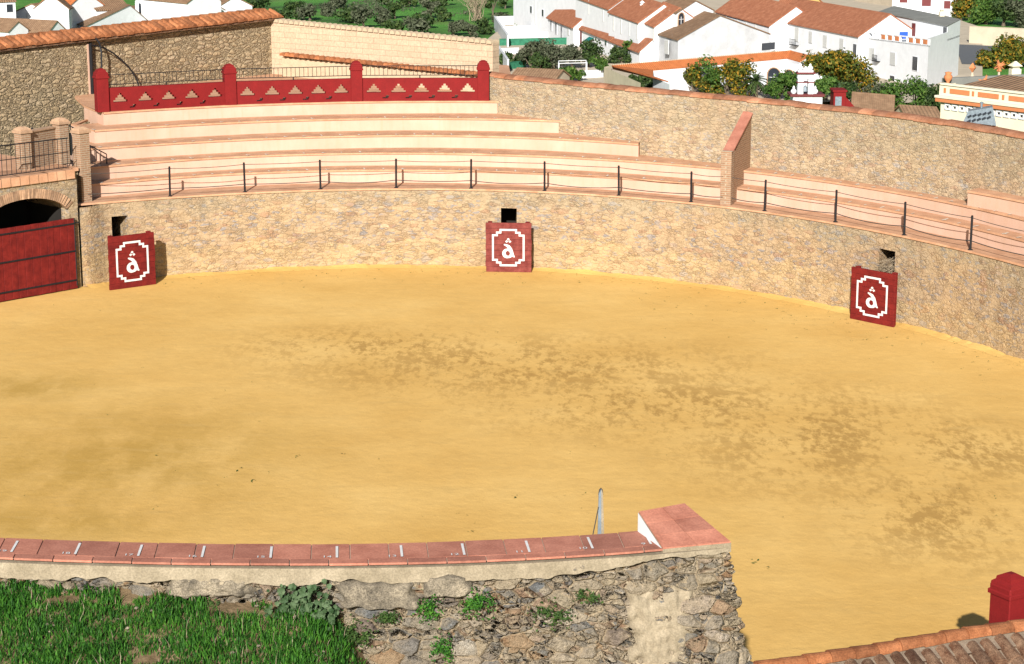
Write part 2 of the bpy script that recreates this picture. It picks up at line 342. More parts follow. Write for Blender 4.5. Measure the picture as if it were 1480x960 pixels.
P3 = [(130,214.5),(167,211.7),(300,203.5),(360,200),(516,196.3),(600,195.6),(740,196.6),(800,199.5),(867,203.5),(923,208)]
P4 = [(136,188.3),(183,184.8),(300,178.5),(360,175),(516,171.2),(600,170.6),(740,171.5),(822,175)]
P5 = [(149,162.5),(300,154),(360,150.6),(516,147),(600,146),(748,146.5)]
C = [curve(P0, 4, 108, 1640, ZL[0]), curve(P1, 4, 120, 1640, ZL[1]), curve(P2, 4, 120, 1640, ZL[2]),
     curve(P3, 3, 118, 923, ZL[3]), curve(P4, 3, 136, 822, ZL[4]), curve(P5, 3, 149, 748, ZL[5])]
RC = V(0.5, 40, 0)
def outw(p): d = V(p.x-RC.x, p.y-RC.y, 0); return d.normalized()
def ring_xy(px, zoff=0):                   # XY on the ring wall face at image column px
    p = np.polyfit([(a-740)/740 for a, b in P0], [b for a, b in P0], 4)
    return U(px, float(np.polyval(p, (px-740)/740)), ZL[0])

# ---------------------------------------------------------------- ground
def smooth(a, b, x): t = min(1, max(0, (x-a)/(b-a))); return t*t*(3-2*t)
def ground_h(x, y):
    d = math.hypot(x-2, y-45)
    z = -0.6 - 23.4*smooth(30, 95, d)
    if y < 14: z = -0.6 - 4*smooth(14, -25, y) if False else z
    return z + (0.5*noise.noise(V(x*.02, y*.02, 0)) if d > 90 else 0)
mb = MB(); xs = list(np.concatenate([np.linspace(-900, -160, 12), np.linspace(-140, 140, 60), np.linspace(160, 900, 12)]))
ys = list(np.concatenate([np.linspace(-300, -40, 8), np.linspace(-30, 200, 60), np.linspace(210, 600, 50), np.linspace(650, 2500, 14)]))
for y in ys:
    for x in xs: mb.v.append((x, y, ground_h(x, y)))
nx = len(xs)
for j in range(len(ys)-1):
    for i in range(nx-1): mb.f.append((j*nx+i, j*nx+i+1, (j+1)*nx+i+1, (j+1)*nx+i))
gm, nt, b = new_mat('meadow'); v = coords(nt)
c = ramp(nt, noi(nt, v, .035, 8, .65), [(.36, (.04,.09,.02)), (.45, (.07,.2,.03)), (.58, (.1,.29,.04)), (.7, (.15,.2,.06))])
c = mixc(nt, ramp(nt, noi(nt, v, .3, 5, .7), [(.45, 0.0), (.7, .6)]), c, (.05,.08,.02)); L(nt, c, b.inputs['Base Color']); bump(nt, b, noi(nt, v, 1.5, 5, .7), .8, .4)
tag(mb.build('ground', gm, smooth=True), kind='structure')
# sand floor of the arena
sm, nt, b = new_mat('arena_sand', .95, .1); v = coords(nt)
def spot(px, py, rx, ry, rot=0, soft=.5):
    p = U(px, py, 0)
    t = nt.nodes.new('ShaderNodeTexCoord'); mp = nt.nodes.new('ShaderNodeMapping'); mp.vector_type = 'TEXTURE'
    mp.inputs['Location'].default_value = (p.x, p.y, 0); mp.inputs['Rotation'].default_value = (0,0,rot); mp.inputs['Scale'].default_value = (rx, ry, 1)
    L(nt, t.outputs['Object'], mp.inputs[0]); g = nt.nodes.new('ShaderNodeVectorMath'); g.operation = 'LENGTH'; L(nt, mp.outputs[0], g.inputs[0])
    return ramp(nt, g.outputs['Value'], [(soft*.4, 1.0), (1, 0.0)])
base = ramp(nt, noi(nt, v, .25, 6, .6), [(.3, (.65,.385,.11)), (.55, (.73,.455,.145)), (.75, (.78,.51,.18))])
base = mixc(nt, .16, base, ramp(nt, noi(nt, v, 3.0, 8, .75), [(.3, (.45,.42,.36)), (.7, (1.2,1.2,1.2))]), 'MULTIPLY')
vs = coords(nt, scale=(1, .42, 1), rot=(0, 0, rad(12)))
stre = ramp(nt, mth(nt, 'ADD', mth(nt, 'MULTIPLY', noi(nt, vs, 5.0, 7, .72), .66), mth(nt, 'MULTIPLY', noi(nt, vs, .8, 3, .6), .34)), [(.475, 0.0), (.56, 1.0)])
stain = None
for a in [(960,585,6.5,4.2,rad(-14)), (1180,630,4,6,rad(-20)), (760,530,8,4.5,rad(-8)), (560,500,5,3,0), (1350,740,2.6,4.5,rad(-5)), (1400,650,3,3.5,0)]:
    s_ = spot(*a); stain = s_ if stain is None else mth(nt, 'MAXIMUM', stain, s_)
f = mth(nt, 'MULTIPLY', mth(nt, 'MULTIPLY', stain, stre), .72, None, True)
base = mixc(nt, f, base, (.37,.205,.055))
damp = None
for a in [(150,665,5.5,6,0), (60,755,4,1.8,0), (220,650,3.5,1.6,0), (20,560,3,2,0)]:
    s_ = spot(*a); damp = s_ if damp is None else mth(nt, 'MAXIMUM', damp, s_)
f = mth(nt, 'MULTIPLY', mth(nt, 'MULTIPLY', damp, ramp(nt, noi(nt, vs, .9, 8, .65), [(.34, .15), (.56, 1.0)])), .72)
base = mixc(nt, f, base, (.43,.25,.05))
sc = coords(nt, scale=(1, .25, 1), rot=(0,0,rad(20)))
base = mixc(nt, ramp(nt, noi(nt, sc, 1.2, 5, .6), [(.6, 0.0), (.75, .25)]), base, (.55,.36,.13))
tr_ = ramp(nt, noi(nt, coords(nt, scale=(.35, 1.6, 1), rot=(0,0,rad(-25))), 1.5, 6, .65), [(.56, 0.0), (.64, .3)])
base = mixc(nt, tr_, base, (.6,.385,.13))
base = mixc(nt, ramp(nt, noi(nt, v, 26, 3, .6), [(.62, 0.0), (.7, .35)]), base, (.42,.27,.1))
L(nt, base, b.inputs['Base Color'])
bump(nt, b, mth(nt, 'ADD', noi(nt, v, 5, 7, .7), mth(nt, 'MULTIPLY', noi(nt, v, .8, 3, .5), 2)), .3, .05)
mb = MB(); n = 96
pts = [V(1+27*math.cos(2*math.pi*i/n), 38+27*math.sin(2*math.pi*i/n), 0) for i in range(n)]
mb.add([V(1,38,0)]+pts, [(0, 1+i, 1+(i+1) % n) for i in range(n)])
tag(mb.build('sand', sm), kind='structure')

# ---------------------------------------------------------------- ring wall with three doorways
door_px = [(160, 184, 1.86), (724, 747, 1.76), (1272, 1295, 1.84)]
t = thing('ring_wall', 'low curved rubble stone wall round the sand with three dark doorways', 'wall', tuple(ring_xy(600).xy)+(0,))
def ring_cols():
    xs_ = list(np.arange(108, 1641, 8.0))
    for a, b_, z in door_px: xs_ += [a, b_]
    return sorted(set(round(x, 2) for x in xs_))
def rw(px): p = ring_xy(px); return p-outw(p)*.3*(1-smooth(112, 158, px))
mb = MB(); rx = ring_cols(); dmb = MB()
for i in range(len(rx)-1):
    a, b_ = rw(rx[i]), rw(rx[i+1]); mid = (rx[i]+rx[i+1])/2
    zb = 0
    for d0, d1, zz in door_px:
        if d0 <= mid <= d1: zb = zz
    if zb and rx[i+1]-rx[i] > 0:
        pass
    n = 1 if zb else 1
    A = V(a.x, a.y, zb-(.15 if not zb else 0)); B = V(b_.x, b_.y, A.z)
    mb.quad(A, B, V(b_.x, b_.y, 2.24), V(a.x, a.y, 2.24))
    ao, bo = outw(a), outw(b_)
    if zb:
        mb.quad(V(a.x,a.y,zb), V(*(a+ao*1.2).xy,zb), V(*(b_+bo*1.2).xy,zb), V(b_.x,b_.y,zb))
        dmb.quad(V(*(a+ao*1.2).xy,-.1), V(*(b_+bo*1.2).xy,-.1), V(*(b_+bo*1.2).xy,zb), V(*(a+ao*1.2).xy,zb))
for d0, d1, zz in door_px:
    for px in (d0, d1):
        a = rw(px); o = a+outw(a)*1.2; mb.quad(V(a.x,a.y,-.1), V(o.x,o.y,-.1), V(o.x,o.y,zz), V(a.x,a.y,zz))
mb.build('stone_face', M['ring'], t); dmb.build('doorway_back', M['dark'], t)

mb = MB(); dr = [rw(px) for px in np.arange(112, 1600, 5.0)]
for i in range(len(dr)-1):
    q = []
    for p in (dr[i], dr[i+1]):
        o_ = outw(p); h_ = .05+.07*noise.noise(V(p.x*1.1,p.y*1.1,1))+.03*noise.noise(V(p.x*5,p.y*5,2)); h_ = max(.005, h_)
        q.append([p+o_*.02+V(0,0,h_-2.3), p-o_*.12+V(0,0,h_*.55-2.3), p-o_*(.35+.1*noise.noise(V(p.x*2,p.y*2,3)))+V(0,0,.003-2.3)])
    for k in range(2): mb.quad(q[0][k+1], q[1][k+1], q[1][k], q[0][k])
tag(mb.build('sand', sm, smooth=True), kind='structure')
# ---------------------------------------------------------------- seating stand
t = thing('seating_stand', 'long curved stepped stand with cream pink risers and terracotta treads', 'stand', tuple(ring_xy(600).xy)+(2.24,))
def strip(pts, z, back, mbx, th=.05, over=.035, z_front=True):
    for i in range(len(pts)-1):
        a, b_ = pts[i], pts[i+1]; ao, bo = outw(a), outw(b_)
        A, B = a-ao*over, b_-bo*over; C_, D = b_+bo*back, a+ao*back
        j = [0.008*noise.noise(V(q.x*1.7, q.y*1.7, z)) for q in (A, B)]
        A = V(A.x, A.y, z+j[0]); B = V(B.x, B.y, z+j[1]); C_ = V(C_.x, C_.y, z); D = V(D.x, D.y, z)
        mbx.quad(A, B, C_, D); mbx.quad(V(A.x,A.y,z-th), V(B.x,B.y,z-th), B, A)
        mbx.quad(V(A.x,A.y,z-th), V(a.x,a.y,z-th), V(b_.x,b_.y,z-th), V(B.x,B.y,z-th))
def marks(pts, z, mk, spacing=.56):
    acc = 0
    for i in range(len(pts)-1):
        a, b_ = pts[i], pts[i+1]; L_ = (b_-a).length; d = (b_-a)/L_
        while acc < L_:
            p = a+d*acc; p = V(p.x, p.y, z+.012) - outw(p)*.0; o = outw(p)
            w_ = random.uniform(.015, .03); l_ = random.uniform(.1, .3)
            if random.random() < .85:
                q = [p-d*w_-o*.02, p+d*w_-o*.02, p+d*w_*1.2+o*l_, p-d*w_*.6+o*l_]
                mk.quad(*q)
                if random.random() < .6: mk.quad(*[x+d*.06+o*.05 for x in (p-d*.03, p+d*.03, p+d*.03+o*.06, p-d*.03+o*.06)])
            acc += spacing
        acc -= L_
for k in range(6):
    tr = MB(); ri = MB(); cv = C[k]; back = 1.5
    if k == 5: back = .6
    strip(cv, ZL[k], back, tr)
    if k > 0:
        for i in range(len(cv)-1):
            a, b_ = cv[i], cv[i+1]; ri.quad(V(a.x,a.y,ZL[k-1]-.06), V(b_.x,b_.y,ZL[k-1]-.06), V(b_.x,b_.y,ZL[k]-.05), V(a.x,a.y,ZL[k]-.05))
        e = cv[-1]; eo = e+outw(e)*(2.6 if k == 5 else 1.6); ri.quad(V(e.x,e.y,ZL[k-1]-.06), V(eo.x,eo.y,ZL[k-1]-.06), V(eo.x,eo.y,ZL[k]-.04), V(e.x,e.y,ZL[k]-.04))
    if k in (4, 5):                       # left ends turn back
        a = cv[0]; px, py = ((102.5, 179) if k == 4 else (121, 152.5)); b_ = U(px, py, ZL[k])
        ri.quad(V(b_.x,b_.y,ZL[k-1]-.06), V(a.x,a.y,ZL[k-1]-.06), V(a.x,a.y,ZL[k]-.05), V(b_.x,b_.y,ZL[k]-.05))
        fo = a+outw(a)*back; tr.slab([V(a.x,a.y,ZL[k]), V(fo.x,fo.y,ZL[k]), V(b_.x+.4, b_.y+(2 if k == 4 else .8), ZL[k]), V(b_.x,b_.y,ZL[k])], .05)
    if k in (1, 2, 3): 
        a = cv[0]; b_ = a+outw(a)*1.5; ri.quad(V(b_.x,b_.y,1.8), V(a.x,a.y,1.8), V(a.x,a.y,ZL[k]-.05), V(b_.x,b_.y,ZL[k]-.05))
    nf = len(tr.f)
    if 1 <= k <= 4: marks(cv, ZL[k], tr)
    to = tr.build('tread', M['tread'], t); to.data.materials.append(M['mark'])
    for pl in to.data.polygons[nf:]: pl.material_index = 1
    if k > 0: ri.build('riser', M['riser'], t)
# the terrace floor behind the balustrade
mb = MB(); poly = [q+outw(q)*.5 for q in C[5]]+[U(735,100,ZL[5]), U(395,86,ZL[5]), U(100,112,ZL[5]), U(108,140,ZL[5]), U(121,152.5,ZL[5])]
mb.slab([V(p.x, p.y+1.5*(len(C[5]) <= i < len(C[5])+3), ZL[5]-.012) for i, p in enumerate(poly)], .05); mb.build('terrace_floor', M['tread'], t)
# step block that begins again at the right
mb = MB(); tr = MB(); cv = curve([(1397,275),(1440,282.5),(1480,290.5),(1600,317)], 2, 1399, 1640, ZL[3])
strip(cv, ZL[3], 1.5, tr)
for i in range(len(cv)-1): a, b_ = cv[i], cv[i+1]; mb.quad(V(a.x,a.y,ZL[2]-.06), V(b_.x,b_.y,ZL[2]-.06), V(b_.x,b_.y,ZL[3]-.05), V(a.x,a.y,ZL[3]-.05))
e = cv[0]; eo = e+outw(e)*1.5; mb.quad(V(eo.x,eo.y,ZL[2]-.06), V(e.x,e.y,ZL[2]-.06), V(e.x,e.y,ZL[3]-.04), V(eo.x,eo.y,ZL[3]-.04))
mb.build('riser', M['riser'], t); tr.build('tread', M['tread'], t)

# ---------------------------------------------------------------- outer rubble wall at the right
wpts = [U(716,149,ZL[5]), U(748,165,ZL[4]), U(822,174.5,ZL[4]), U(822,192.5,ZL[3]), U(870,198.5,ZL[3]), U(922,205.5,ZL[3]), U(960,230,ZL[2]), U(1040,239,ZL[2]), U(1160,251,ZL[2]), U(1260,264.5,ZL[2]), U(1360,282,ZL[2]), U(1407,271.5,ZL[3]), U(1480,285.5,ZL[3])]
pf = np.polyfit([p.x for p in wpts], [p.y for p in wpts], 3)
topf = np.polyfit([(a-740)/740 for a in (713,882,986,1080,1150,1230,1360,1480)], (106.5,121,133,143,149,154.5,173,194), 3)
X0 = U(716,149,ZL[5]).x
def wall_xy(x): return V(x, float(np.polyval(pf, x)), 0)
xsw = list(np.arange(X0-.3, 15.5, .3)); wv = []
for x in xsw:
    p = wall_xy(x); px = 740 + F*x/(p.y*math.cos(PITCH)+7*math.sin(PITCH)); 
    ptop = onp(px, float(np.polyval(topf, (min(px,1500)-740)/740)), p, wall_xy(x+.1)); wv.append((p, ptop.z))
t = thing('outer_stone_wall', 'long pale rubble wall topped with orange clay tiles behind the stand at right', 'wall', tuple(wv[10][0].xy)+(2,))
mb = MB(); cp = MB(); TH = .45
for i in range(len(wv)-1):
    (a, za), (b_, zb) = wv[i], wv[i+1]; tdir = (b_-a).normalized(); nrm = V(-tdir.y, tdir.x, 0)*TH
    mb.quad(V(a.x,a.y,1.9), V(b_.x,b_.y,1.9), V(b_.x,b_.y,zb-.1), V(a.x,a.y,za-.1))
    mb.quad(V(b_.x+nrm.x,b_.y+nrm.y,-2), V(a.x+nrm.x,a.y+nrm.y,-2), V(a.x+nrm.x,a.y+nrm.y,za-.1), V(b_.x+nrm.x,b_.y+nrm.y,zb-.1))
a, za = wv[0]; mb.quad(V(a.x,a.y+TH,1.9), V(a.x,a.y,1.9), V(a.x,a.y,za-.1), V(a.x,a.y+TH,za-.1))
# half round coping tiles laid end to end along the wall top
s_acc = 0; i = 0
while i < len(wv)-2:
    (a, za), (b_, zb) = wv[i], wv[min(i+1, len(wv)-1)]; d = (b_-a).normalized(); nr = V(-d.y, d.x, 0)
    c0 = V(a.x, a.y, za-.12)+nr*TH/2-d*.03; c1 = V(b_.x, b_.y, zb-.12)+nr*TH/2+d*.03
    r0, r1 = .27, .25; jz = random.uniform(-.012, .012); rr = []
    for c_, r_ in ((c0, r0), (c1, r1)):
        for k in range(8):
            q = math.pi*k/7; rr.append(c_ + nr*(-math.cos(q)*r_) + V(0,0,math.sin(q)*r_*.45+jz))
    cp.add(rr, [(k, k+8, k+9, k+1) for k in range(7)]+[tuple(range(8))])
    i += 1
mb.build('stone_body', M['outer'], t); cp.build('coping', M['clay_coping'], t)

# brick pillar with a sloping fin against the outer wall
pb = U(1048, 297, ZL[0]); az = rad(-21); dirv = V(math.sin(rad(22)), math.cos(rad(22)), 0); rt = V(dirv.y, -dirv.x, 0)
t = thing('brick_buttress', 'narrow brick pillar with a fin sloping up to the outer stone wall', 'buttress', tuple(pb))
mb = MB(); pz = onp(1048, 224, pb, pb+rt).z; mb.bev(pb+dirv*.16+V(0,0,(pz-2.1)/2-.1), (.3,.32,pz-2.1), -rad(22), .01); mb.build('pillar', M['brick'], t)
f0 = pb+dirv*.05; wallp = pb+dirv*2.2
best = min(np.arange(.5, 4, .02), key=lambda s: abs((pb+dirv*s).y-np.polyval(pf, (pb+dirv*s).x))); f1 = pb+dirv*float(best)
zt = onp(1074, 166, f1, f1+rt).z
mb = MB(); hw = .11
A0, A1 = f0+dirv*.25, f1
prof = [(A0, 2.25), (A1, 2.25), (A1, zt), (A0, pz-.02)]
vs_ = [V(p.x, p.y, z)-rt*hw for p, z in prof]+[V(p.x, p.y, z)+rt*hw for p, z in prof]
mb.add(vs_, [(0,1,2,3),(7,6,5,4),(0,4,5,1),(1,5,6,2),(2,6,7,3),(3,7,4,0)]); mb.build('fin', M['brick_fin'], t)
mb = MB(); pr = [V(f0.x, f0.y, pz-.0), V(A1.x, A1.y, zt+.05)]
mb.slab([pr[0]-rt*.15+V(0,0,.05), pr[0]+rt*.15+V(0,0,.05), pr[1]+rt*.15+V(0,0,.05), pr[1]-rt*.15+V(0,0,.05)], .045); mb.build('coping', M['coping'], t)

# ---------------------------------------------------------------- rope fences
def rope_fence(pxs, label, ends):
    b0 = ring_xy(pxs[0]); t = thing('rope_fence', label, 'fence', (b0.x, b0.y, ZL[0]))
    tops = []; mids = []
    for px in pxs:
        p = ring_xy(px); p = p+outw(p)*.07; ln = random.uniform(-.012, .012)
        m_ = MB(); m_.tube([(p.x,p.y,ZL[0]), (p.x+ln,p.y,ZL[0]+.84)], .03, 8); m_.lathe((p.x+ln,p.y,ZL[0]+.83), [(.026,0),(.03,.02),(.0,.035)], 8)
        m_.box((p.x,p.y,ZL[0]+.008), (.11,.11,.012)); m_.build('post', M['iron'], t)
        tops.append(V(p.x+ln,p.y,ZL[0]+.80)); mids.append(V(p.x+ln*.5,p.y,ZL[0]+.23))
    for e, side in ends:
        p = ring_xy(e); p = p+outw(p)*.1
        for lst, h in ((tops, .8), (mids, .23)):
            q = V(p.x,p.y,ZL[0]+h); lst.insert(0, q) if side == 0 else lst.append(q)
    for lst, r_, sag in ((tops, .009, .025), (mids, .013, .05)):
        pts = []
        for i in range(len(lst)-1):
            sg = sag*random.uniform(.4, 1.4)
            for k in range(8):
                u = k/8; q = lst[i].lerp(lst[i+1], u); q.z -= sg*4*u*(1-u); pts.append(q)
        pts.append(lst[-1]); MB().tube(pts, r_, 5).build('rope', M['cable'], t)
rope_fence([247,355,464,573,681,787,894,998], 'black post and rope fence from the left brick pillar to the sloping brick buttress', [(130,0),(1043,1)])
rope_fence([1104,1206,1305,1400,1494,1580], 'black post and rope fence right of the sloping brick buttress', [(1056,0)])

# ---------------------------------------------------------------- red balustrade with four pillars
def cap_pillar(t, p, w_, z0, zt, rz, mat=None):
    mb = MB(); mb.bev(V(p.x,p.y,(z0+zt-.3)/2), (w_,w_,zt-.3-z0), rz, .012)
    mb.bev(V(p.x,p.y,zt-.27), (w_+.055,w_+.055,.06), rz, .015)
    mb.bev(V(p.x,p.y,zt-.2), (w_+.02,w_+.02,.08), rz, .02)
    s2 = math.sqrt(2); r_ = w_/2*s2
    mb.lathe((p.x,p.y,zt-.16), [(r_*.98,0),(r_*.95,.03),(r_*.74,.06),(r_*.7,.1),(r_*.25,.15)], 4, rz+math.pi/4)
    return mb.build('pillar', mat or M['red_wall'], t)
c5 = curve(P5, 3, 140, 720, ZL[5], 2)
def p5(px): 
    p = np.polyfit([(a-740)/740 for a, b in P5], [b for a, b in P5], 3); q = U(px, float(np.polyval(p, (px-740)/740)), ZL[5]); return q+outw(q)*.22
t = thing('red_balustrade', 'dark red parapet with stepped pyramid openings and iron railing on the top terrace', 'balustrade', tuple(p5(425)))
ppx = [151.5, 335, 517, 699]; PP = [p5(x) for x in ppx]
for i, p in enumerate(PP):
    d = (PP[min(i+1,3)]-PP[max(i-1,0)]); cap_pillar(t, p, .36, ZL[5]-.0, ZL[5]+(1.26 if i else 1.3), math.atan2(d.y, d.x))
PH = .70; TKN = .2
for s_ in range(3):
    A, B = PP[s_], PP[s_+1]; d = (B-A); Ln = d.length; d.normalize(); nr = V(-d.y, d.x, 0); A = A+d*.18; Ln -= .36
    cell = .05; holes = []
    for k in range(5):
        cx = Ln*(k+.5)/5+(.05 if k else 0.0)
        for (hw_, z0, z1) in ((.22,.26,.33), (.155,.33,.40), (.09,.40,.47), (.035,.47,.53)): holes.append((cx-hw_, cx+hw_, z0, z1))
        if k < 4:
            cx2 = Ln*(k+1)/5+.03
            for (hw_, z0, z1, sh) in ((.09,.08,.12,-.03), (.05,.12,.18,.03)): holes.append((cx2-hw_+sh, cx2+hw_+sh, z0, z1))
    us = sorted(set([0, Ln]+[round(h[0],4) for h in holes]+[round(h[1],4) for h in holes]))
    zs_ = sorted(set([0, PH]+[h[2] for h in holes]+[h[3] for h in holes]))
    def solid(i, j):
        if i < 0 or j < 0 or i >= len(us)-1 or j >= len(zs_)-1: return False
        u, z = (us[i]+us[i+1])/2, (zs_[j]+zs_[j+1])/2
        return not any(h[0] < u < h[1] and h[2] < z < h[3] for h in holes)
    mb = MB(); P = lambda u, z, b_: V(A.x, A.y, ZL[5]+z)+d*u+nr*(b_*TKN-TKN/2)
    for i in range(len(us)-1):
        for j in range(len(zs_)-1):
            if not solid(i, j): continue
            u0, u1, z0, z1 = us[i], us[i+1], zs_[j], zs_[j+1]
            mb.quad(P(u0,z0,0), P(u1,z0,0), P(u1,z1,0), P(u0,z1,0)); mb.quad(P(u1,z0,1), P(u0,z0,1), P(u0,z1,1), P(u1,z1,1))
            if not solid(i-1, j): mb.quad(P(u0,z0,1), P(u0,z0,0), P(u0,z1,0), P(u0,z1,1))
            if not solid(i+1, j): mb.quad(P(u1,z0,0), P(u1,z0,1), P(u1,z1,1), P(u1,z1,0))
            if not solid(i, j-1): mb.quad(P(u0,z0,0), P(u0,z0,1), P(u1,z0,1), P(u1,z0,0))
            if not solid(i, j+1): mb.quad(P(u0,z1,0), P(u1,z1,0), P(u1,z1,1), P(u0,z1,1))
    mb.build('parapet', M['red_wall'], t)
    mb = MB(); z0, z1 = PH+.09, PH+.38
    for z in (z0, z1): mb.tube([P(0,z,.5), P(Ln,z,.5)], .013, 6)
    nb = 27
    for k in range(1, nb): mb.tube([P(Ln*k/nb,z0,.5), P(Ln*k/nb,z1,.5)], .008, 5)
    mb.tube([P(Ln/2,PH,.5), P(Ln/2,z0,.5)], .018, 6)
    mb.build('railing', M['iron'], t)

# ---------------------------------------------------------------- tall wall with tiled coping, back left
def tiled_coping(mb, A, B, z, nr, rows, tw=.215, over=.16, rise=.34, length=.5, depth=1.0, slope=False):
    d = (B-A); Ln = d.length; d.normalize(); n = int(Ln/tw)
    for k in range(n):
        c = A+d*(k+.5)*tw
        if slope: z = c.z
        for r_ in range(rows):
            jx = random.uniform(-.012, .012); f0_ = -over+r_*length*.86+random.uniform(-.02, .02); f1_ = f0_+length
            for (f_, rr_, zz) in ():
                pass
            z0 = z+rise*(f0_+over)/depth+.01; z1 = z+rise*(f1_+over)/depth+.02-.02
            ring = []
            for f_, zc, r0 in ((f0_, z0+.03, .115), (f1_, z1, .09)):
                for q in range(7):
                    th = math.pi*q/6; ring.append(c+d*(jx+math.cos(th)*r0)+nr*f_+V(0,0,zc-c.z+math.sin(th)*r0))
            mb.add(ring, [(q, q+1, q+8, q+7) for q in range(6)]+[tuple(range(6,-1,-1))])
            # inner thickness rim
            rim = [c+d*(jx+math.cos(math.pi*q/6)*.095)+nr*f0_+V(0,0,z0+.03-c.z+math.sin(math.pi*q/6)*.095) for q in range(7)]
        # channel tile below, lower by its radius
        c2 = c+d*tw/2; z0 = z-.005; ring = []
        for f_, zc in ((-over+.03, z0), (-over+rows*length*.86+.1, z0+rise*(rows*length*.86)/depth)):
            for q in range(5):
                th = math.pi+math.pi*q/4; ring.append(c2+d*(math.cos(th)*.1)+nr*f_+V(0,0,zc-c2.z+.06+math.sin(th)*.06))
        mb.add(ring, [(q, q+5, q+6, q+1) for q in range(4)])
t = thing('tall_stone_wall', 'tall rough stone wall under an orange barrel tile coping at back left', 'wall', tuple(U(200,130,ZL[5]).xy)+(0,))
E0 = UD(-60, 79, 63.0); E1 = UD(395, 27, 73.0)
# two straight runs: a protruding left one and a set back right one
K = onp(125, 58, E0, E1); Kf = V(K.x, K.y, 0); E0f = V(E0.x, E0.y, 0); E1f = V(E1.x, E1.y, 0)
d = (E1f-E0f).normalized(); nr = V(-d.y, d.x, 0)
def wallgrid(mb, A, B, z0, z1, th, nr, z2=None):
    z2 = z1 if z2 is None else z2
    mb.quad(V(A.x,A.y,z0), V(B.x,B.y,z0), V(B.x,B.y,z2), V(A.x,A.y,z1))
    a, b_ = A+nr*th, B+nr*th
    mb.quad(V(b_.x,b_.y,z0), V(a.x,a.y,z0), V(a.x,a.y,z1), V(b_.x,b_.y,z2))
    mb.quad(V(B.x,B.y,z0), V(b_.x,b_.y,z0), V(b_.x,b_.y,z2), V(B.x,B.y,z2)); mb.quad(V(a.x,a.y,z0), V(A.x,A.y,z0), V(A.x,A.y,z1), V(a.x,a.y,z1))
    mb.quad(V(A.x,A.y,z1), V(B.x,B.y,z2), V(b_.x,b_.y,z2), V(a.x,a.y,z1))
mb = MB(); wallgrid(mb, E0f, Kf, -1, E0.z-.07, .7, nr, K.z-.07); wallgrid(mb, Kf+nr*.12, E1f+nr*.12+d*.6, -1, K.z-.03, .5, nr, E1.z-.03); mb.build('stone_body', M['tall'], t)
mb = MB(); mb.box(Kf+nr*.06+d*.03+V(0,0,3.9), (.06,.16,3.9), math.atan2(d.y,d.x)); mb.build('corner_render', M['riser'], t)
mb = MB(); q_ = Kf+nr*.02+d*.14; mb.tube([V(q_.x,q_.y,3.9), V(q_.x,q_.y,K.z-.1)], .075, 8); mb.build('corner_shadow_tube', M['iron'], t)  # black tube stands in for the dark shadow beside the wall's setback
mb = MB(); tiled_coping(mb, E0, E1+d*.3, 0, nr, 1, tw=.23, over=.16, rise=.5, slope=True); mb.build('coping', M['clay'], t, smooth=False)
mb = MB(); 
d3_ = (E1-E0).normalized()
for k in range(int((E1-E0).length/.42)):
    c = E0+V(0,0,.24)+d3_*(k*.42+.2)+nr*.4; rr = []
    for e_, r0 in ((-.22,.13),(.24,.11)):
        for q in range(7): th = math.pi*q/6; rr.append(c+d*e_+nr*math.cos(th)*r0+V(0,0,math.sin(th)*r0+random.uniform(-.003,.003)))
    mb.add(rr, [(q,q+7,q+8,q+1) for q in range(6)]+[tuple(range(7))])
mb.build('ridge_tiles', M['clay'], t)
mb = MB(); mb.slab([E0-nr*.12+V(0,0,.01), E1-nr*.12+V(0,0,.01), E1+nr*.45+V(0,0,.22), E0+nr*.45+V(0,0,.22)], .05); mb.build('eaves_bed', M['clay_old'], t)

# cream block wall with scalloped top
A = V(E1.x, E1.y, E1.z-.07); Bp = UD(712, 62, 67.5)
t = thing('cream_block_wall', 'pale cream block wall with scalloped tile top behind the balustrade', 'wall', (A.x, A.y, 4.2))
Af, Bf = V(A.x-.35,A.y+.25,0), V(Bp.x,Bp.y,0); d2 = (Bf-Af).normalized(); n2 = V(-d2.y, d2.x, 0)
mb = MB(); wallgrid(mb, Af, Bf, -1, A.z-.04, .35, n2, Bp.z-.02); mb.build('block_body', M['cream_block'], t)
mb = MB(); Ln = (Bf-Af).length; n = int(Ln/.235)
for k in range(n):
    c = Af+d2*(k+.5)*Ln/n; rr = []
    for f_ in (-.06, .4):
        for q in range(9): th = math.pi*q/8; rr.append(c+n2*f_+d2*math.cos(th)*.1+V(0,0,A.z+(Bp.z-A.z)*(k+.5)/n-.04+math.sin(th)*.12))
    mb.add(rr, [(q,q+1,q+10,q+9) for q in range(8)]+[tuple(range(8,-1,-1)), tuple(range(9,18))])
mb.build('coping', M['cream_cap'], t)
# low tiled ledge in front of it
G0 = onp(404, 82, Af-n2*.5, Bf-n2*.5); G1 = onp(706, 113, Af-n2*.5, Bf-n2*.5); d3 = (G1-G0).normalized(); n3 = V(-d3.y, d3.x, 0)
t = thing('tiled_ledge', 'low cream wall with an orange barrel tile ledge in front of the cream block wall', 'ledge', (G0.x, G0.y, 4.2))
mb = MB(); wallgrid(mb, V(G0.x,G0.y,0)+n3*.12, V(G1.x,G1.y,0)+n3*.12, 3.5, G0.z-.03, .35, n3, G1.z-.03); mb.build('base', M['cream_cap'], t)
mb = MB(); tiled_coping(mb, G0, G1, 0, n3, 1, tw=.23, over=.03, rise=.16, length=.36, slope=True); mb.build('tiles', M['clay'], t)

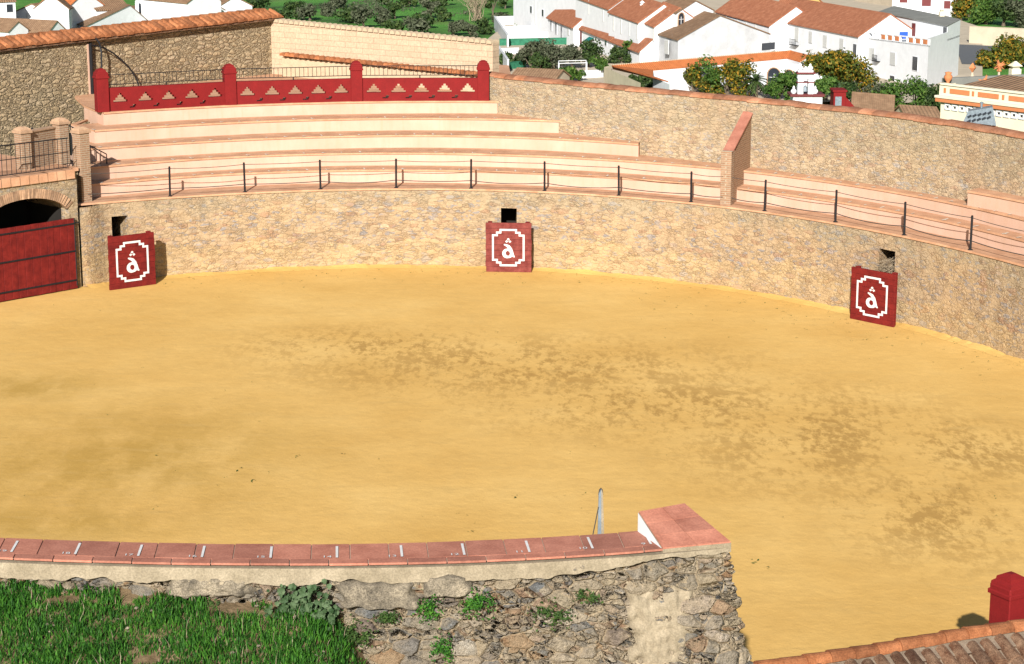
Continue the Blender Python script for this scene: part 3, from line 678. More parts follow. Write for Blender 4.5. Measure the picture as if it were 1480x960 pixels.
# curved iron hoop by the corner
t0 = onp(147, 135, Kf-nr*.25+V(0,0,0), Kf-nr*.25+d*1); t = thing('iron_hoop', 'curved black iron hoop standing behind the leftmost red pillar', 'hoop', tuple(t0))
t.location = (t0.x, t0.y, 4.25); q0 = V(t0.x,t0.y,4.3); mb = MB(); mb.tube([V(q0.x,q0.y,4.25), UD(146.5,75,q0.y), UD(144,63,q0.y), UD(138,55,q0.y)], .03, 6); mb.build('upright', M['iron'], t)
mb = MB(); mb.tube([onp(x_, y_, Kf-nr*.1, Kf-nr*.1+d) for x_, y_ in ((131,65),(142,67),(152,70),(165,78),(176,87),(187,98),(195,110),(200,122),(201,135))], .025, 6); mb.build('arch_bar', M['iron'], t)

# ---------------------------------------------------------------- gatehouse at the left: wall, arch, gate, deck, railing, pillars
GA = U(108, 416.8, 0); GB = U(-90, 452.5, 0); gd = (GA-GB).normalized(); gn = V(-gd.y, gd.x, 0)
def G(px, py): return onp(px, py, GA, GB)
def gu(px): p = G(px, 400); return (V(p.x,p.y,0)-V(GB.x,GB.y,0)).dot(gd)
zdeck = G(60, 251).z
t = thing('gatehouse', 'stone gatehouse with a brick arch and tiled deck over the red gate', 'gatehouse', (G(50,400).x, G(50,400).y, 0))
zs0 = G(104, 311).z; zap = G(42, 287).z; u1 = gu(104); uc = gu(42); uh = u1-uc; u0 = uc-uh
def arch(u): k = (u-uc)/uh; return zs0+(zap-zs0)*math.sqrt(max(0, 1-k*k*.92))-(zap-zs0)*math.sqrt(.08)*0
GP = lambda u, z, o=0: V(GB.x, GB.y, 0)+gd*u+gn*o+V(0,0,z)
mb = MB(); N = 28; zt_ = zdeck-.24
for i in range(N):
    a, b_ = u0+(u1-u0)*i/N, u0+(u1-u0)*(i+1)/N
    mb.quad(GP(a,arch(a)), GP(b_,arch(b_)), GP(b_,zt_), GP(a,zt_)); mb.quad(GP(a,arch(a)), GP(a,arch(a),2), GP(b_,arch(b_),2), GP(b_,arch(b_)))
ue = gu(130)
mb.quad(GP(ue,1.5,.35), GP(ue,1.5,3.2), GP(ue,zt_+.2,3.2), GP(ue,zt_+.2,.35)); mb.quad(GP(ue-.01,-.1,.4), GP(ue-.3,-.1,.4), GP(ue-.3,zt_+.2,.4), GP(ue-.01,zt_+.2,.4))
uf = gu(117); mb.quad(GP(u1,-.1), GP(uf,-.1), GP(uf,zt_), GP(u1,zt_)); mb.quad(GP(u1,-.1,2), GP(u1,-.1), GP(u1,arch(u1)), GP(u1,arch(u1),2))
mb.quad(GP(-3,-.1), GP(u0,-.1), GP(u0,zt_), GP(-3,zt_)); mb.quad(GP(u0,-.1), GP(u0,-.1,2), GP(u0,arch(u0),2), GP(u0,arch(u0)))
mb.build('stone_face', M['ring'], t)
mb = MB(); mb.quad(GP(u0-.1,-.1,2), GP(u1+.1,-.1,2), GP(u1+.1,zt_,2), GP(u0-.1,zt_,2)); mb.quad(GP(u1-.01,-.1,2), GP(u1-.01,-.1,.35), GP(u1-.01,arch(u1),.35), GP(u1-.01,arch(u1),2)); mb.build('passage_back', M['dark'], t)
mb = MB(); nv = 44
for i in range(nv):                       # voussoirs
    k = -1+2*(i+.5)/nv; th = math.asin(k*.96)
    u = uc+uh*math.sin(th); z = zs0+(zap-zs0)*math.cos(th); nx_, nz_ = math.sin(th), math.cos(th)*1.0
    t_ang = math.atan2((zap-zs0)*math.sin(th), uh*math.cos(th)); ln = .26; wd = 2*uh*1.12/nv*.36
    ux, uz = math.sin(t_ang), math.cos(t_ang); tx, tz = uz, -ux
    q = [(u+tx*s1*wd+ux*s2, z+tz*s1*wd+uz*s2) for s1, s2 in ((-1,0),(1,0),(1.1,ln),(-1.1,ln))]
    mb.add([GP(a_,b__,-.035+random.uniform(-.008,.008)) for a_, b__ in q]+[GP(a_,b__,.1) for a_, b__ in q], [(0,1,2,3),(0,4,5,1),(1,5,6,2),(2,6,7,3),(3,7,4,0)])
mb.build('brick_arch', M['voussoir'], t)
mb = MB()                                # deck edge tiles and floor
ud = gu(114); n = 22
for i in range(n):
    a = -2+(ud+2)*i/n; b_ = -2+(ud+2)*(i+1)/n-.012; j = random.uniform(-.01,.01)
    mb.add([GP(a,zt_,-.06), GP(b_,zt_,-.06), GP(b_,zdeck+j,-.05), GP(a,zdeck+j,-.05), GP(a,zdeck+j,.35), GP(b_,zdeck+j,.35)], [(0,1,2,3),(3,2,5,4)])
mb.build('deck_edge', M['tread'], t)
mb = MB(); mb.slab([GP(-3,zdeck-.012,.3), GP(ue,zdeck-.012,.3), GP(ue,zdeck-.012,6), GP(-3,zdeck-.012,9)], .1); mb.build('deck_floor', M['tread'], t)
# gate leaf
t = thing('plank_gate', 'wide red plank gate with three black iron straps under the arch', 'gate', tuple(G(60,420).xy)+(0,))
gt0 = G(107,314).z; ug = gu(108); mb = MB(); u = ug; k = 0
while u > -1.5:
    wd = random.uniform(.2,.27); j = random.uniform(-.006,.006); c0 = GP(u-wd/2+.004, 0, -.1+j)
    mb.bev(V(c0.x,c0.y,(gt0-.0)/2+.015), (wd-.008,.05,gt0-.03+random.uniform(-.012,.012)), math.atan2(gd.y,gd.x), .006); u -= wd
mb.build('leaf', M['red_wood'], t)
for zf in (.925, .54, .13):
    mb = MB(); c0 = GP((ug-1.5)/2-.01, gt0*zf, -.135); mb.bev(c0, (ug+1.5, .018, .045), math.atan2(gd.y,gd.x), .004)
    for q in np.arange(-1.3, ug, .13): p = GP(q, gt0*zf, -.147); mb.box(p, (.02,.012,.02), math.atan2(gd.y,gd.x))
    mb.build('strap', M['iron'], t)
mb = MB(); mb.bev(GP(ug+.05, gt0*.93, -.1), (.2,.03,.03), math.atan2(gd.y,gd.x), .005); mb.tube([GP(ug-.02,.1,-.12), GP(ug-.02,gt0,-.12)], .022, 6); mb.build('hinge', M['iron'], t)
# deck railing
t = thing('deck_railing', 'black iron bar railing along the deck over the red gate', 'railing', (G(60,251).x, G(60,251).y, zdeck))
zr1 = G(60,205).z; ua, ub = -1.5, gu(111); o_ = .12
mb = MB(); mb.tube([GP(ua,zdeck+.06,o_), GP(ub,zdeck+.06,o_)], .014, 6); mb.build('lower_rail', M['iron'], t)
mb = MB(); mb.tube([GP(ua,zr1,o_), GP(ub,zr1,o_)], .018, 6); mb.tube([GP(ua,zdeck+(zr1-zdeck)*.55,o_), GP(ub,zdeck+(zr1-zdeck)*.55,o_)], .012, 6); mb.build('upper_rail', M['iron'], t)
mb = MB(); u = ub-.04
while u > ua: mb.tube([GP(u,zdeck+.05,o_), GP(u,zr1,o_)], .009, 5); u -= .15
mb.build('bars', M['iron'], t)
def brick_pillar(px, pyb, pyt, zb, w_, label, mat='brick'):
    p = U(px, pyb, zb); zt__ = onp(px, pyt, p, p+V(1,0,0)).z; rz = math.atan2(gd.y, gd.x)
    t = thing('brick_pillar', label, 'pillar', tuple(p)); mb = MB(); h = zt__-zb
    mb.bev(p+V(0,w_/2,h/2-.1), (w_,w_,h-.16+.04), rz, .01); mb.build('shaft', M[mat], t)
    mb = MB(); mb.bev(p+V(0,w_/2,h-.14), (w_+.08,w_+.08,.07), rz, .01); mb.bev(p+V(0,w_/2,h-.085), (w_+.02,w_+.02,.05), rz, .01)
    mb.lathe(p+V(0,w_/2,h-.06), [(w_*.7,0),(w_*.25,.06)], 4, rz+math.pi/4); mb.build('cap', M['voussoir'], t); return p, zt__
pA = brick_pillar(119.5, 297.5, 184, 2.2, .34, 'tall front brick pillar where the rope fence meets the gate deck')
pB = brick_pillar(33, 245, 184, zdeck, .33, 'left brick pillar at the back of the gate deck')
pC = brick_pillar(88, 236, 171, zdeck, .33, 'middle brick pillar beside the small iron gate at the back of the deck')
mb = MB(); a, b_ = pB[0]+V(.1,.1,0), pC[0]+V(-.1,.1,0); t = thing('brick_parapet', 'low brick wall between two brick pillars behind the deck railing', 'wall', tuple(a))
dd = (b_-a).normalized(); nn = V(-dd.y, dd.x, 0); wallgrid(mb, V(a.x,a.y,0), V(b_.x,b_.y,0), zdeck-.02, zdeck+.98, .2, nn); mb.build('brick_body', M['brick'], t)
mb = MB(); mb.slab([V(a.x,a.y,zdeck+1.02)-nn*.03, V(b_.x,b_.y,zdeck+1.02)-nn*.03, V(b_.x,b_.y,zdeck+1.02)+nn*.23, V(a.x,a.y,zdeck+1.02)+nn*.23], .04); mb.build('coping', M['voussoir'], t)
# lamp-like iron post in front of the low wall
p = U(43, 238, zdeck); t = thing('iron_post', 'short black iron post with bent top in front of the low brick wall', 'post', tuple(p))
mb = MB(); top = onp(41,192,p,p+V(1,0,0)); mb.tube([p, V(p.x-.02,p.y,top.z), top+V(.05,0,.09), top+V(.14,0,.14)], .024, 6); mb.build('shaft', M['iron'], t)
mb = MB(); mb.box(top+V(-.06,0,.0), (.4,.04,.03)); mb.box(top+V(.08,0,.0), (.1,.06,.07)); mb.build('cross_arm', M['iron'], t)
# small iron gate to the stand and its round shield
p0, p1 = U(91,228,zdeck), U(110,238,zdeck); t = thing('iron_gate', 'small black barred iron gate left of the tall front brick pillar', 'gate', tuple(p0))
mb = MB(); hh = 1.02
for k in range(8): q = p0.lerp(p1, k/7); mb.tube([q, q+V(0,0,hh+.0)], .011, 5)
for z in (.05, .55, hh): mb.tube([p0+V(0,0,z), p1+V(0,0,z)], .016, 6)
mb.build('bars', M['iron'], t)
q = p0.lerp(p1, .62); dd = (p1-p0).normalized(); mb = MB(); rr = []
for k in range(14): th = 2*math.pi*k/14; rr.append(q+dd*.2*math.cos(th)+V(0,0,.5+.32*math.sin(th)))
off = V(-dd.y, dd.x, 0)*-.03; mb.add(rr+[x-off for x in rr], [tuple(range(14)), tuple(range(27,13,-1))]+[(i,i+14,(i+1)%14+14,(i+1)%14) for i in range(14)]); mb.build('shield', M['iron'], t)
# stair rail right of the pillar
t = thing('stair_railing', 'short sloping black iron railing on the steps right of the tall brick pillar', 'railing', tuple(U(133,234,ZL[1])))
q0, q1 = U(129,236,ZL[2]), U(157,252,ZL[1]); mb = MB()
q0 = V(q0.x, q0.y-.15, 2.95); q1 = V(q1.x+.02, q0.y-.1, 2.6)
T0, T1 = onp(129,210,q0,q0+V(1,.05,0)), onp(154,223,q0,q0+V(1,.05,0)); B0, B1 = onp(129,235,q0,q0+V(1,.05,0)), onp(154,246,q0,q0+V(1,.05,0))
mb.tube([T0,T1], .016, 6); mb.tube([B0,B1], .014, 6)
for k in range(4): mb.tube([T0.lerp(T1,k/3), B0.lerp(B1,k/3)], .01, 5)
mb.tube([T1, V(T1.x,T1.y,ZL[1])], .014, 6); mb.tube([T0, V(T0.x,T0.y,ZL[1])], .014, 6); mb.build('bars', M['iron'], t)

# ---------------------------------------------------------------- three burladero boards
def stroke(mb, pts, ws, P):                # flat brush stroke of varying width, P maps 2D to 3D at two depths
    n = len(pts); Lf = []; Rt = []
    for i in range(n):
        a, b_ = pts[max(i-1,0)], pts[min(i+1,n-1)]; tx, ty = b_[0]-a[0], b_[1]-a[1]; l = math.hypot(tx,ty) or 1
        nx_, ny_ = -ty/l, tx/l; w_ = ws[i] if hasattr(ws,'__len__') else ws
        Lf.append((pts[i][0]+nx_*w_, pts[i][1]+ny_*w_)); Rt.append((pts[i][0]-nx_*w_, pts[i][1]-ny_*w_))
    for i in range(n-1): mb.quad(P(*Rt[i]), P(*Rt[i+1]), P(*Lf[i+1]), P(*Lf[i]))
def burladero(BL, BR, ytl, label, seed, fade=False):
    a, b_ = U(*BL, 0), U(*BR, 0); d = (b_-a); W = d.length; d.normalize(); n_ = V(-d.y, d.x, 0)
    Hh = onp(BL[0], ytl, a, b_).z; rz = math.atan2(d.y, d.x); random.seed(seed)
    t = thing('burladero', label, 'barrier', tuple(a.lerp(b_, .5)))
    mb = MB(); nr_ = 9
    for k in range(nr_):
        h = Hh/nr_; c_ = a+d*(W/2+random.uniform(-.006,.006))+n_*(.04+random.uniform(-.004,.004)); mb.bev(V(c_.x,c_.y,h*(k+.5)), (W+random.uniform(-.015,.015), .07, h-.006), rz, .006)
    mb.build('planks', M['red_fade'] if fade else M['red_wood'], t)
    for s_ in (.12, W-.12):
        mb = MB(); c_ = a+d*s_+n_*.135; mb.bev(V(c_.x,c_.y,Hh/2+.02), (.12,.11,Hh+.0), rz, .01)
        mb.build('support', M['red_wood'], t)
    P = lambda u, v_: V(a.x,a.y,0)+d*(u*W)-n_*.0075+V(0,0,v_*Hh)
    mb = MB(); x0, x1, y0, y1 = .16, .83, .14, .86; e = .055
    path = [(x0+3*e,y1),(x1-3*e,y1),(x1-3*e,y1-e),(x1-1.6*e,y1-e),(x1-1.6*e,y1-2*e),(x1,y1-2*e),(x1,y0+2*e),(x1-1.6*e,y0+2*e),(x1-1.6*e,y0+e),(x1-3*e,y0+e),(x1-3*e,y0),(x0+3*e,y0),(x0+3*e,y0+e),(x0+1.6*e,y0+e),(x0+1.6*e,y0+2*e),(x0,y0+2*e),(x0,y1-2*e),(x0+1.6*e,y1-2*e),(x0+1.6*e,y1-e),(x0+3*e,y1-e),(x0+3*e,y1)]
    hw = .019
    for i in range(len(path)-1):
        (ax,ay),(bx_,by_) = path[i], path[i+1]; ex = hw*1.05; xa, xb = min(ax,bx_)-ex, max(ax,bx_)+ex; ya, yb = min(ay,by_)-hw, max(ay,by_)+hw
        dz = -n_*(.0006*(i % 2)); mb.quad(P(xa,ya)+dz, P(xb,ya)+dz, P(xb,yb)+dz, P(xa,yb)+dz)
    mb.build('painted_frame', M['white_paint'], t)
    mb = MB(); Q = lambda u, v_: P(.5+(u-.5)*1.0, v_)-n_*.001
    bowl = [(.5+.0+.085*math.cos(th)-.015, .385+.075*math.sin(th)) for th in np.linspace(rad(60), rad(400), 18)]
    stroke(mb, bowl, [.022+.016*abs(math.sin((i-2)*.35)) for i in range(18)], Q)
    Q2 = lambda u, v_: P(u, v_)-n_*.0018
    stroke(mb, [(.40,.565),(.45,.55),(.5,.525),(.545,.47),(.575,.4),(.60,.335),(.635,.31)], [.012,.022,.032,.034,.03,.026,.01], Q2)
    for cx, cy in ((.46,.625),(.53,.625),(.495,.67)):
        s_ = .033; mb.quad(Q(cx-s_,cy), Q(cx,cy-s_*.8), Q(cx+s_,cy), Q(cx,cy+s_*.8))
    mb.build('painted_letter', M['white_paint'], t)
M['red_fade'] = plain('faded_red_planks', (.22,.028,.022), .75, .35, 5, .6, c2=(.3,.07,.055), fine=.45)
burladero((160,420), (226,411), 343, 'leftmost red board barrier with white framed letter, beside the gate', 1)
burladero((702,393), (768,394), 322, 'middle red board barrier with faded planks and white framed letter', 2, True)
burladero((1228,460.5), (1291,473.5), 385, 'rightmost red board barrier with white framed letter, below a triangular hole', 3)
random.seed(11)

# ---------------------------------------------------------------- near stand end: coping, plaster band, rubble wall
ZN = 5.0
inn = [(-120,772),(0,777),(250,785),(480,787),(700,780.5),(925,767.5),(960,765)]
out = [(-120,801),(0,806),(250,812.5),(480,815.5),(700,809),(925,796.5),(1055,784.5)]
pi_ = np.polyfit([(a-740)/740 for a, b in inn], [b for a, b in inn], 3); po_ = np.polyfit([(a-740)/740 for a, b in out], [b for a, b in out], 3)
nin = lambda px: U(px, float(np.polyval(pi_, (px-740)/740)), ZN)
nou = lambda px: U(px, float(np.polyval(po_, (px-740)/740)), ZN)
shr = lambda px: px+14*(487-px)/475 if px < 925 else px-13*(962-px)/37
t = thing('near_wall', 'old rubble wall in the foreground with salmon tile coping and painted seat numbers', 'wall', tuple(nou(500).xy)+(3,))
mb = MB(); gr = MB(); px = -120.0; jn = []
while px < 955:
    wd = 57*(1 if True else 1); e = min(px+wd, 962); k = e-1.6
    A_, B_, C_, D_ = nou(px), nou(k), nin(k), nin(px)
    # tiles run in two courses: a long one and a short front nosing
    for f0_, f1_, off in ((0, .225, 26), (.23, 1, 0)):
        a0, b0 = px+off, k+off
        if b0 > 962: b0 = 962
        q = [nou(a0).lerp(nin(shr(a0)), f0_), nou(b0).lerp(nin(shr(b0)), f0_), nou(b0).lerp(nin(shr(b0)), f1_), nou(a0).lerp(nin(shr(a0)), f1_)]
        j = [random.uniform(-.002,.003)]*4
        q = [V(x.x,x.y,ZN+jj) for x, jj in zip(q, j)]
        if f0_ == 0: dn = [x-V(0,0,0) for x in q]
        mb.slab(q[::1], .022)
    px += wd
mb.build('coping_tiles', M['coping'], t)
gr = MB(); xs_ = np.linspace(-120, 962, 90)
for i in range(89):
    a0, b0 = nou(xs_[i]), nou(xs_[i+1]); c0, d0 = nin(xs_[i+1]), nin(xs_[i])
    dn = V(0,0,-.012); a0, b0 = a0.lerp(d0,.01)+dn, b0.lerp(c0,.01)+dn; c0 = c0+dn; d0 = d0+dn; gr.quad(a0,b0,c0,d0)
    gr.quad(c0, d0, V(d0.x,d0.y,4.5), V(c0.x,c0.y,4.5))
gr.build('coping_bed', M['grout'], t)
# raised end slab
BL_, BR_ = U(923,739,5.22), U(989.5,727,5.2); FR, FL, HG = U(1057,783,5.02), nou(958)+V(0,0,.012), U(957,768.5,5.01)
mb = MB(); top = [FL, FR, BR_, BL_, HG]
cen = sum((Vector(x) for x in top), V(0,0,0))/5
m1, m2 = FL.lerp(HG,.0), V(0,0,0)
def bil(u, v_): return (HG.lerp(FL,1).lerp(FR,u)).lerp(BL_.lerp(BR_,u), v_)
for i in range(2):
    for j in range(3):
        e = .006; q = [bil(i/2+e,j/3+e), bil((i+1)/2-e,j/3+e), bil((i+1)/2-e,(j+1)/3-e), bil(i/2+e,(j+1)/3-e)]; mb.slab(q, .035)
mb.build('end_slab_tiles', M['coping'], t)
mb = MB(); dn = V(0,0,-.014); q = [x+dn for x in (FL,FR,BR_,BL_)]
mb.add(q+[V(x.x,x.y,ZN-.09) for x in q], [(0,1,2,3),(0,4,5,1),(1,5,6,2),(2,6,7,3),(3,7,4,0)]); mb.build('end_block', M['plaster'], t)
mb = MB(); o_ = V(-.006,-.002,0); mb.add([x+o_ for x in (V(FL.x,FL.y,ZN+.0), FL+dn, BL_+dn, V(BL_.x,BL_.y,ZN-.02))], [(0,1,2,3)]); mb.build('whitewashed_side', M['white'], t)
# painted strokes and numbers
sm_ = MB(); nums = [(12,19),(105,18),(197,17),(290,16),(390,15),(487,14),(582,13),(673,12),(768,11),(860,10),(945,9)]
txtv = MB()
for px, nmb in nums:
    a0, b0 = nou(px), nin(px+16*(487-px)/475); d = (nou(px+10)-nou(px-10)).normalized(); o_ = (b0-a0); o_.z = 0
    lean = d*(-.0 if True else 0)
    p0_, p1_ = a0+o_*.26, a0+o_*.84
    for q in (p0_, p1_): q.z = ZN+.009
    sm_.quad(p0_-d*.012, p0_+d*.012, p1_+d*.013, p1_-d*.013)
    cu = bpy.data.curves.new('numtmp', 'FONT'); cu.body = str(nmb); cu.size = .1; cu.align_x = 'RIGHT'
    to = bpy.data.objects.new('numtmp', cu); col.objects.link(to); bpy.context.view_layer.update()
    me = to.to_mesh(); base = p0_-d*.05; o1 = o_.normalized(); off = len(txtv.v)
    vs_ = [base+d*v_.co.x+o1*v_.co.y*.8+V(0,0,.001) for v_ in me.vertices]; txtv.add(vs_, [tuple(p.vertices) for p in me.polygons]); to.to_mesh_clear(); bpy.data.objects.remove(to)
sm_.build('seat_strokes', M['white_paint'], t); txtv.build('seat_numbers', M['white_paint'], t)
# cream plaster band with broken lower edge
mb = MB(); xs_ = list(np.linspace(-120, 1050, 240)); 
def band_low(px):
    base = .19 if px < 760 else .19-.1*smooth(760, 1000, px)
    nz_ = noise.noise(V(px*.011, 3, 0))*.075+noise.noise(V(px*.05, 7, 0))*.035+noise.noise(V(px*.2, 9, 0))*.012
    return max(.05, base+nz_*(1 if px < 800 else .6))
for i in range(239):
    row = []
    for px in (xs_[i], xs_[i+1]):
        p = nou(min(px,1056)); nrm = (nou(px+5)-nou(px-5)).normalized(); nrm = V(nrm.y, -nrm.x, 0); o_ = p+nrm*.035
        lo = band_low(px); row.append((V(o_.x,o_.y,ZN-.04), V(o_.x,o_.y,ZN-lo)+nrm*.015, V(p.x,p.y,ZN-lo-.02)-nrm*.1, V(p.x,p.y,ZN-.04)-nrm*.05))
    a_, b__ = row; mb.quad(a_[1], b__[1], b__[0], a_[0]); mb.quad(a_[2], b__[2], b__[1], a_[1]); mb.quad(a_[0], b__[0], b__[3], a_[3])
mb.build('plaster_band', M['plaster'], t, smooth=False)
# rubble body: a dense sheet with real relief, turning round the right end
path = [nou(px) for px in np.arange(-120, 1049, 3.0)]; cr = nou(1049); endd = (U(989,727,5.0)-U(1055,784,5.0)).normalized()
path = [V(p.x,p.y,0) for p in path]
nlast = len(path)
endl = (V(BR_.x,BR_.y,0)-V(FR.x,FR.y,0)).length
for k in range(1, int(endl/.03)+1): path.append(V(cr.x,cr.y,0)+endd*k*.03)
rows = 190; mb = MB(); zs_ = [ZN-.07-i*.016 for i in range(rows)]
norms = []
for i, p in enumerate(path):
    a, b_ = path[max(i-4,0)], path[min(i+4,len(path)-1)]; d = (b_-a).normalized(); norms.append(V(d.y,-d.x,0))
for z in zs_:
    for i_, (p, n_) in enumerate(zip(path, norms)):
        bat = (ZN-z)*(.10+.12*smooth(nlast-60, nlast, i_)); q = p+n_*(bat-.05+.05*smooth(nlast-60, nlast, i_)); mb.v.append((q.x,q.y,z))
W_ = len(path)
for j in range(rows-1):
    for i in range(W_-1): mb.f.append((j*W_+i, (j+1)*W_+i, (j+1)*W_+i+1, j*W_+i+1))
mb.build('rubble_face', M['near'], t, smooth=True)
def sheet(x0, x1, y0, y1, name, mat, o_in, nn=40, lump=.02, amp=.1, ph=0, core=.55, th=None, mb_only=False):
    mb = MB()
    for j in range(nn+1):
        for i in range(nn+1):
            u, v_ = i/nn, j/nn; px_, py_ = x0+(x1-x0)*u, y0+(y1-y0)*v_
            e = max(abs(2*u-1), abs(2*v_-1)); r_ = max(0, (e+.35*noise.noise(V(px_*.05,py_*.05,ph))-core)/(1-core))
            p = wallpt(px_, py_, 0); n_ = (nou(px_+5)-nou(px_-5)).normalized(); n_ = V(n_.y,-n_.x,0)
            mb.v.append(tuple(p+n_*(o_in-amp*r_*r_+lump*noise.noise(V(px_*.12,py_*.12,ph+4))+lump*.4*noise.noise(V(px_*.5,py_*.5,ph)))))
    for j in range(nn):
        for i in range(nn): a_ = j*(nn+1)+i; mb.f.append((a_, a_+nn+1, a_+nn+2, a_+1))
    return mb.build(name, mat, t, smooth=True)
def wallpt(px, py, o_=.06):
    p = nou(px); q = onp(px, py, p, nou(px+5)); n_ = (nou(px+5)-nou(px-5)).normalized(); n_ = V(n_.y,-n_.x,0)
    return q+n_*(o_+(ZN-q.z)*.10)
sheet(905, 1005, 842, 990, 'mortar_patch', M['plaster'], .055, lump=.03, amp=.16)
sheet(486, 606, 838, 878, 'fallen_plaster', M['slab'], .075, lump=.012, amp=.22, ph=9, core=.72)
sheet(612, 682, 828, 862, 'fallen_plaster', M['slab'], .075, lump=.012, amp=.22, ph=17, core=.72)
sheet(226, 375, 828, 866, 'fallen_plaster', M['slab'], .045, lump=.04, amp=.2, ph=27, core=.5)
# inner side: steps down towards the sand (hidden from here, real from the side)
mb = MB(); xs_ = np.linspace(-120, 1000, 60)
for k in range(6):
    z0 = ZN-.5-.4*k; 
    for i in range(59):
        a0, b0 = nin(xs_[i]), nin(xs_[i+1]); f0_, f1_ = V(0,.75*k,0), V(0,.75*(k+1),0)
        a1, b1 = V(a0.x,a0.y,z0)+f0_, V(b0.x,b0.y,z0)+f0_; c1, d1 = V(b0.x,b0.y,z0)+f1_, V(a0.x,a0.y,z0)+f1_
        mb.quad(a1,b1,c1,d1); zl = z0-.4 if k < 5 else -.1
        mb.quad(V(c1.x,c1.y,zl), V(d1.x,d1.y,zl), d1, c1)
mb.build('inner_steps', M['riser'], t)

# pale post with stay behind the near coping
pb_ = UD(868.5, 776, nin(868).y+.35); t = thing('pale_metal_post', 'tapered pale metal post with thin stay cable behind the near coping', 'post', (pb_.x, pb_.y, 4.5))
tp = onp(868.5,707,pb_,pb_+V(1,0,0)); b0 = onp(863,776,pb_,pb_+V(1,0,0)); b1 = onp(875,776,pb_,pb_+V(1,0,0))
mb = MB(); b0.z = b1.z = 4.5
lf = [b0, V((b0.x+b1.x)/2+.003,b0.y,4.5), tp+V(.005,0,0), tp+V(-.022,0,-.05)]; 
mb.add([p for p in lf]+[p+V(0,.05,0) for p in lf], [(0,1,2,3),(7,6,5,4),(0,3,7,4),(3,2,6,7),(1,5,6,2)]); mb.build('grey_face', M['steel'], t)
rt_ = [V((b0.x+b1.x)/2+.003,b0.y,4.5), b1, tp+V(.022,0,-.05), tp+V(.005,0,0)]
mb = MB(); mb.add([p for p in rt_]+[p+V(0,.05,0) for p in rt_], [(0,1,2,3),(7,6,5,4),(1,5,6,2),(3,2,6,7)]); mb.build('cream_face', M['plaster'], t)
mb = MB(); mb.tube([tp+V(-.02,.02,-.07), tp+V(-.012,.02,-.012), tp+V(0,.02,.004), tp+V(.012,.02,-.012), tp+V(.02,.02,-.07)], .007, 6); mb.build('rounded_top', M['cable'], t)
mb = MB(); mb.tube([onp(865,733,pb_,pb_+V(1,0,0)), onp(856,777,pb_,pb_+V(1,0,0))], .006, 5); mb.build('stay_cable', M['cable'], t)

# ---------------------------------------------------------------- grass bank in front of the near wall
GY = nou(500).y
def bank_z(x, y):
    px = 740+F*x/19.5
    wz = ZN-.33-.1*smooth(150, 420, px)-1.5*smooth(430, 640, px)-.3*smooth(640,900,px)
    dist = (nou(max(-120,min(px,1050))).y-y)
    return wz-.22*dist-.25*smooth(0,3,dist)+.05*noise.noise(V(x*1.5,y*1.5,0))+.03*noise.noise(V(x*5,y*5,0))
mb = MB(); bx = np.linspace(-9, 6, 150); by = np.linspace(4, 20.2, 110)
for y in by:
    for x in bx:
        mb.v.append((x, y, bank_z(x, y)))
for j in range(len(by)-1):
    for i in range(len(bx)-1): 
        mb.f.append((j*150+i, j*150+i+1, (j+1)*150+i+1, (j+1)*150+i))
em, nt, b = new_mat('bank_earth', .95, .1); v = coords(nt)
L(nt, ramp(nt, noi(nt, v, 4, 7, .7), [(.35, (.1,.07,.035)), (.6, (.23,.16,.09)), (.75, (.3,.22,.13))]), b.inputs['Base Color']); bump(nt, b, noi(nt, v, 14, 6, .7), .8, .04)
tag(mb.build('bank', em, smooth=True), kind='structure')
def blades(n, name, mat, sample, hmin=.05, hmax=.13, wdt=.006):
    mb = MB()
    for _ in range(n):
        s_ = sample()
        if s_ is None: continue
        p, sc_ = s_; az_ = random.uniform(0, 6.28); h = random.uniform(hmin, hmax)*sc_; lean_ = random.uniform(.1, .9)*h
        dx, dy = math.cos(az_), math.sin(az_); sx_, sy_ = -dy*wdt*sc_, dx*wdt*sc_
        m_ = p+V(dx*lean_*.35, dy*lean_*.35, h*.6); e_ = p+V(dx*lean_, dy*lean_, h)
        mb.add([p+V(sx_,sy_,-.01), p-V(sx_,sy_,.01), m_-V(sx_,sy_,0)*.8, m_+V(sx_,sy_,0)*.8, e_], [(0,1,2,3),(3,2,4)])
    return mb.build(name, mat)
def gsample():
    x = random.uniform(-6.2, .6); y = random.uniform(14.5, 19.9)
    px = 740+F*x/19.5; wall_y = nou(max(-120,min(px,1050))).y
    if y > wall_y-.01: return None
    z = bank_z(x, y); dens = noise.noise(V(x*1.3, y*1.3, 5))+.6*noise.noise(V(x*4, y*4, 2))
    if dens < -.55: return None
    if random.random() < smooth(440, 620, px+60*noise.noise(V(x*2,y*2,1))): return None
    if wall_y-y < .25 and dens < -.05: return None
    return V(x, y, z), max(.5, 1.0+.5*dens+.5*noise.noise(V(x*9,y*9,7)))
tag(blades(150000, 'grass', M['grass'], gsample, .025, .09, wdt=.006), kind='stuff')
bpy.data.objects['grass']['label'] = 'lush green grass covering the bank below the near wall'

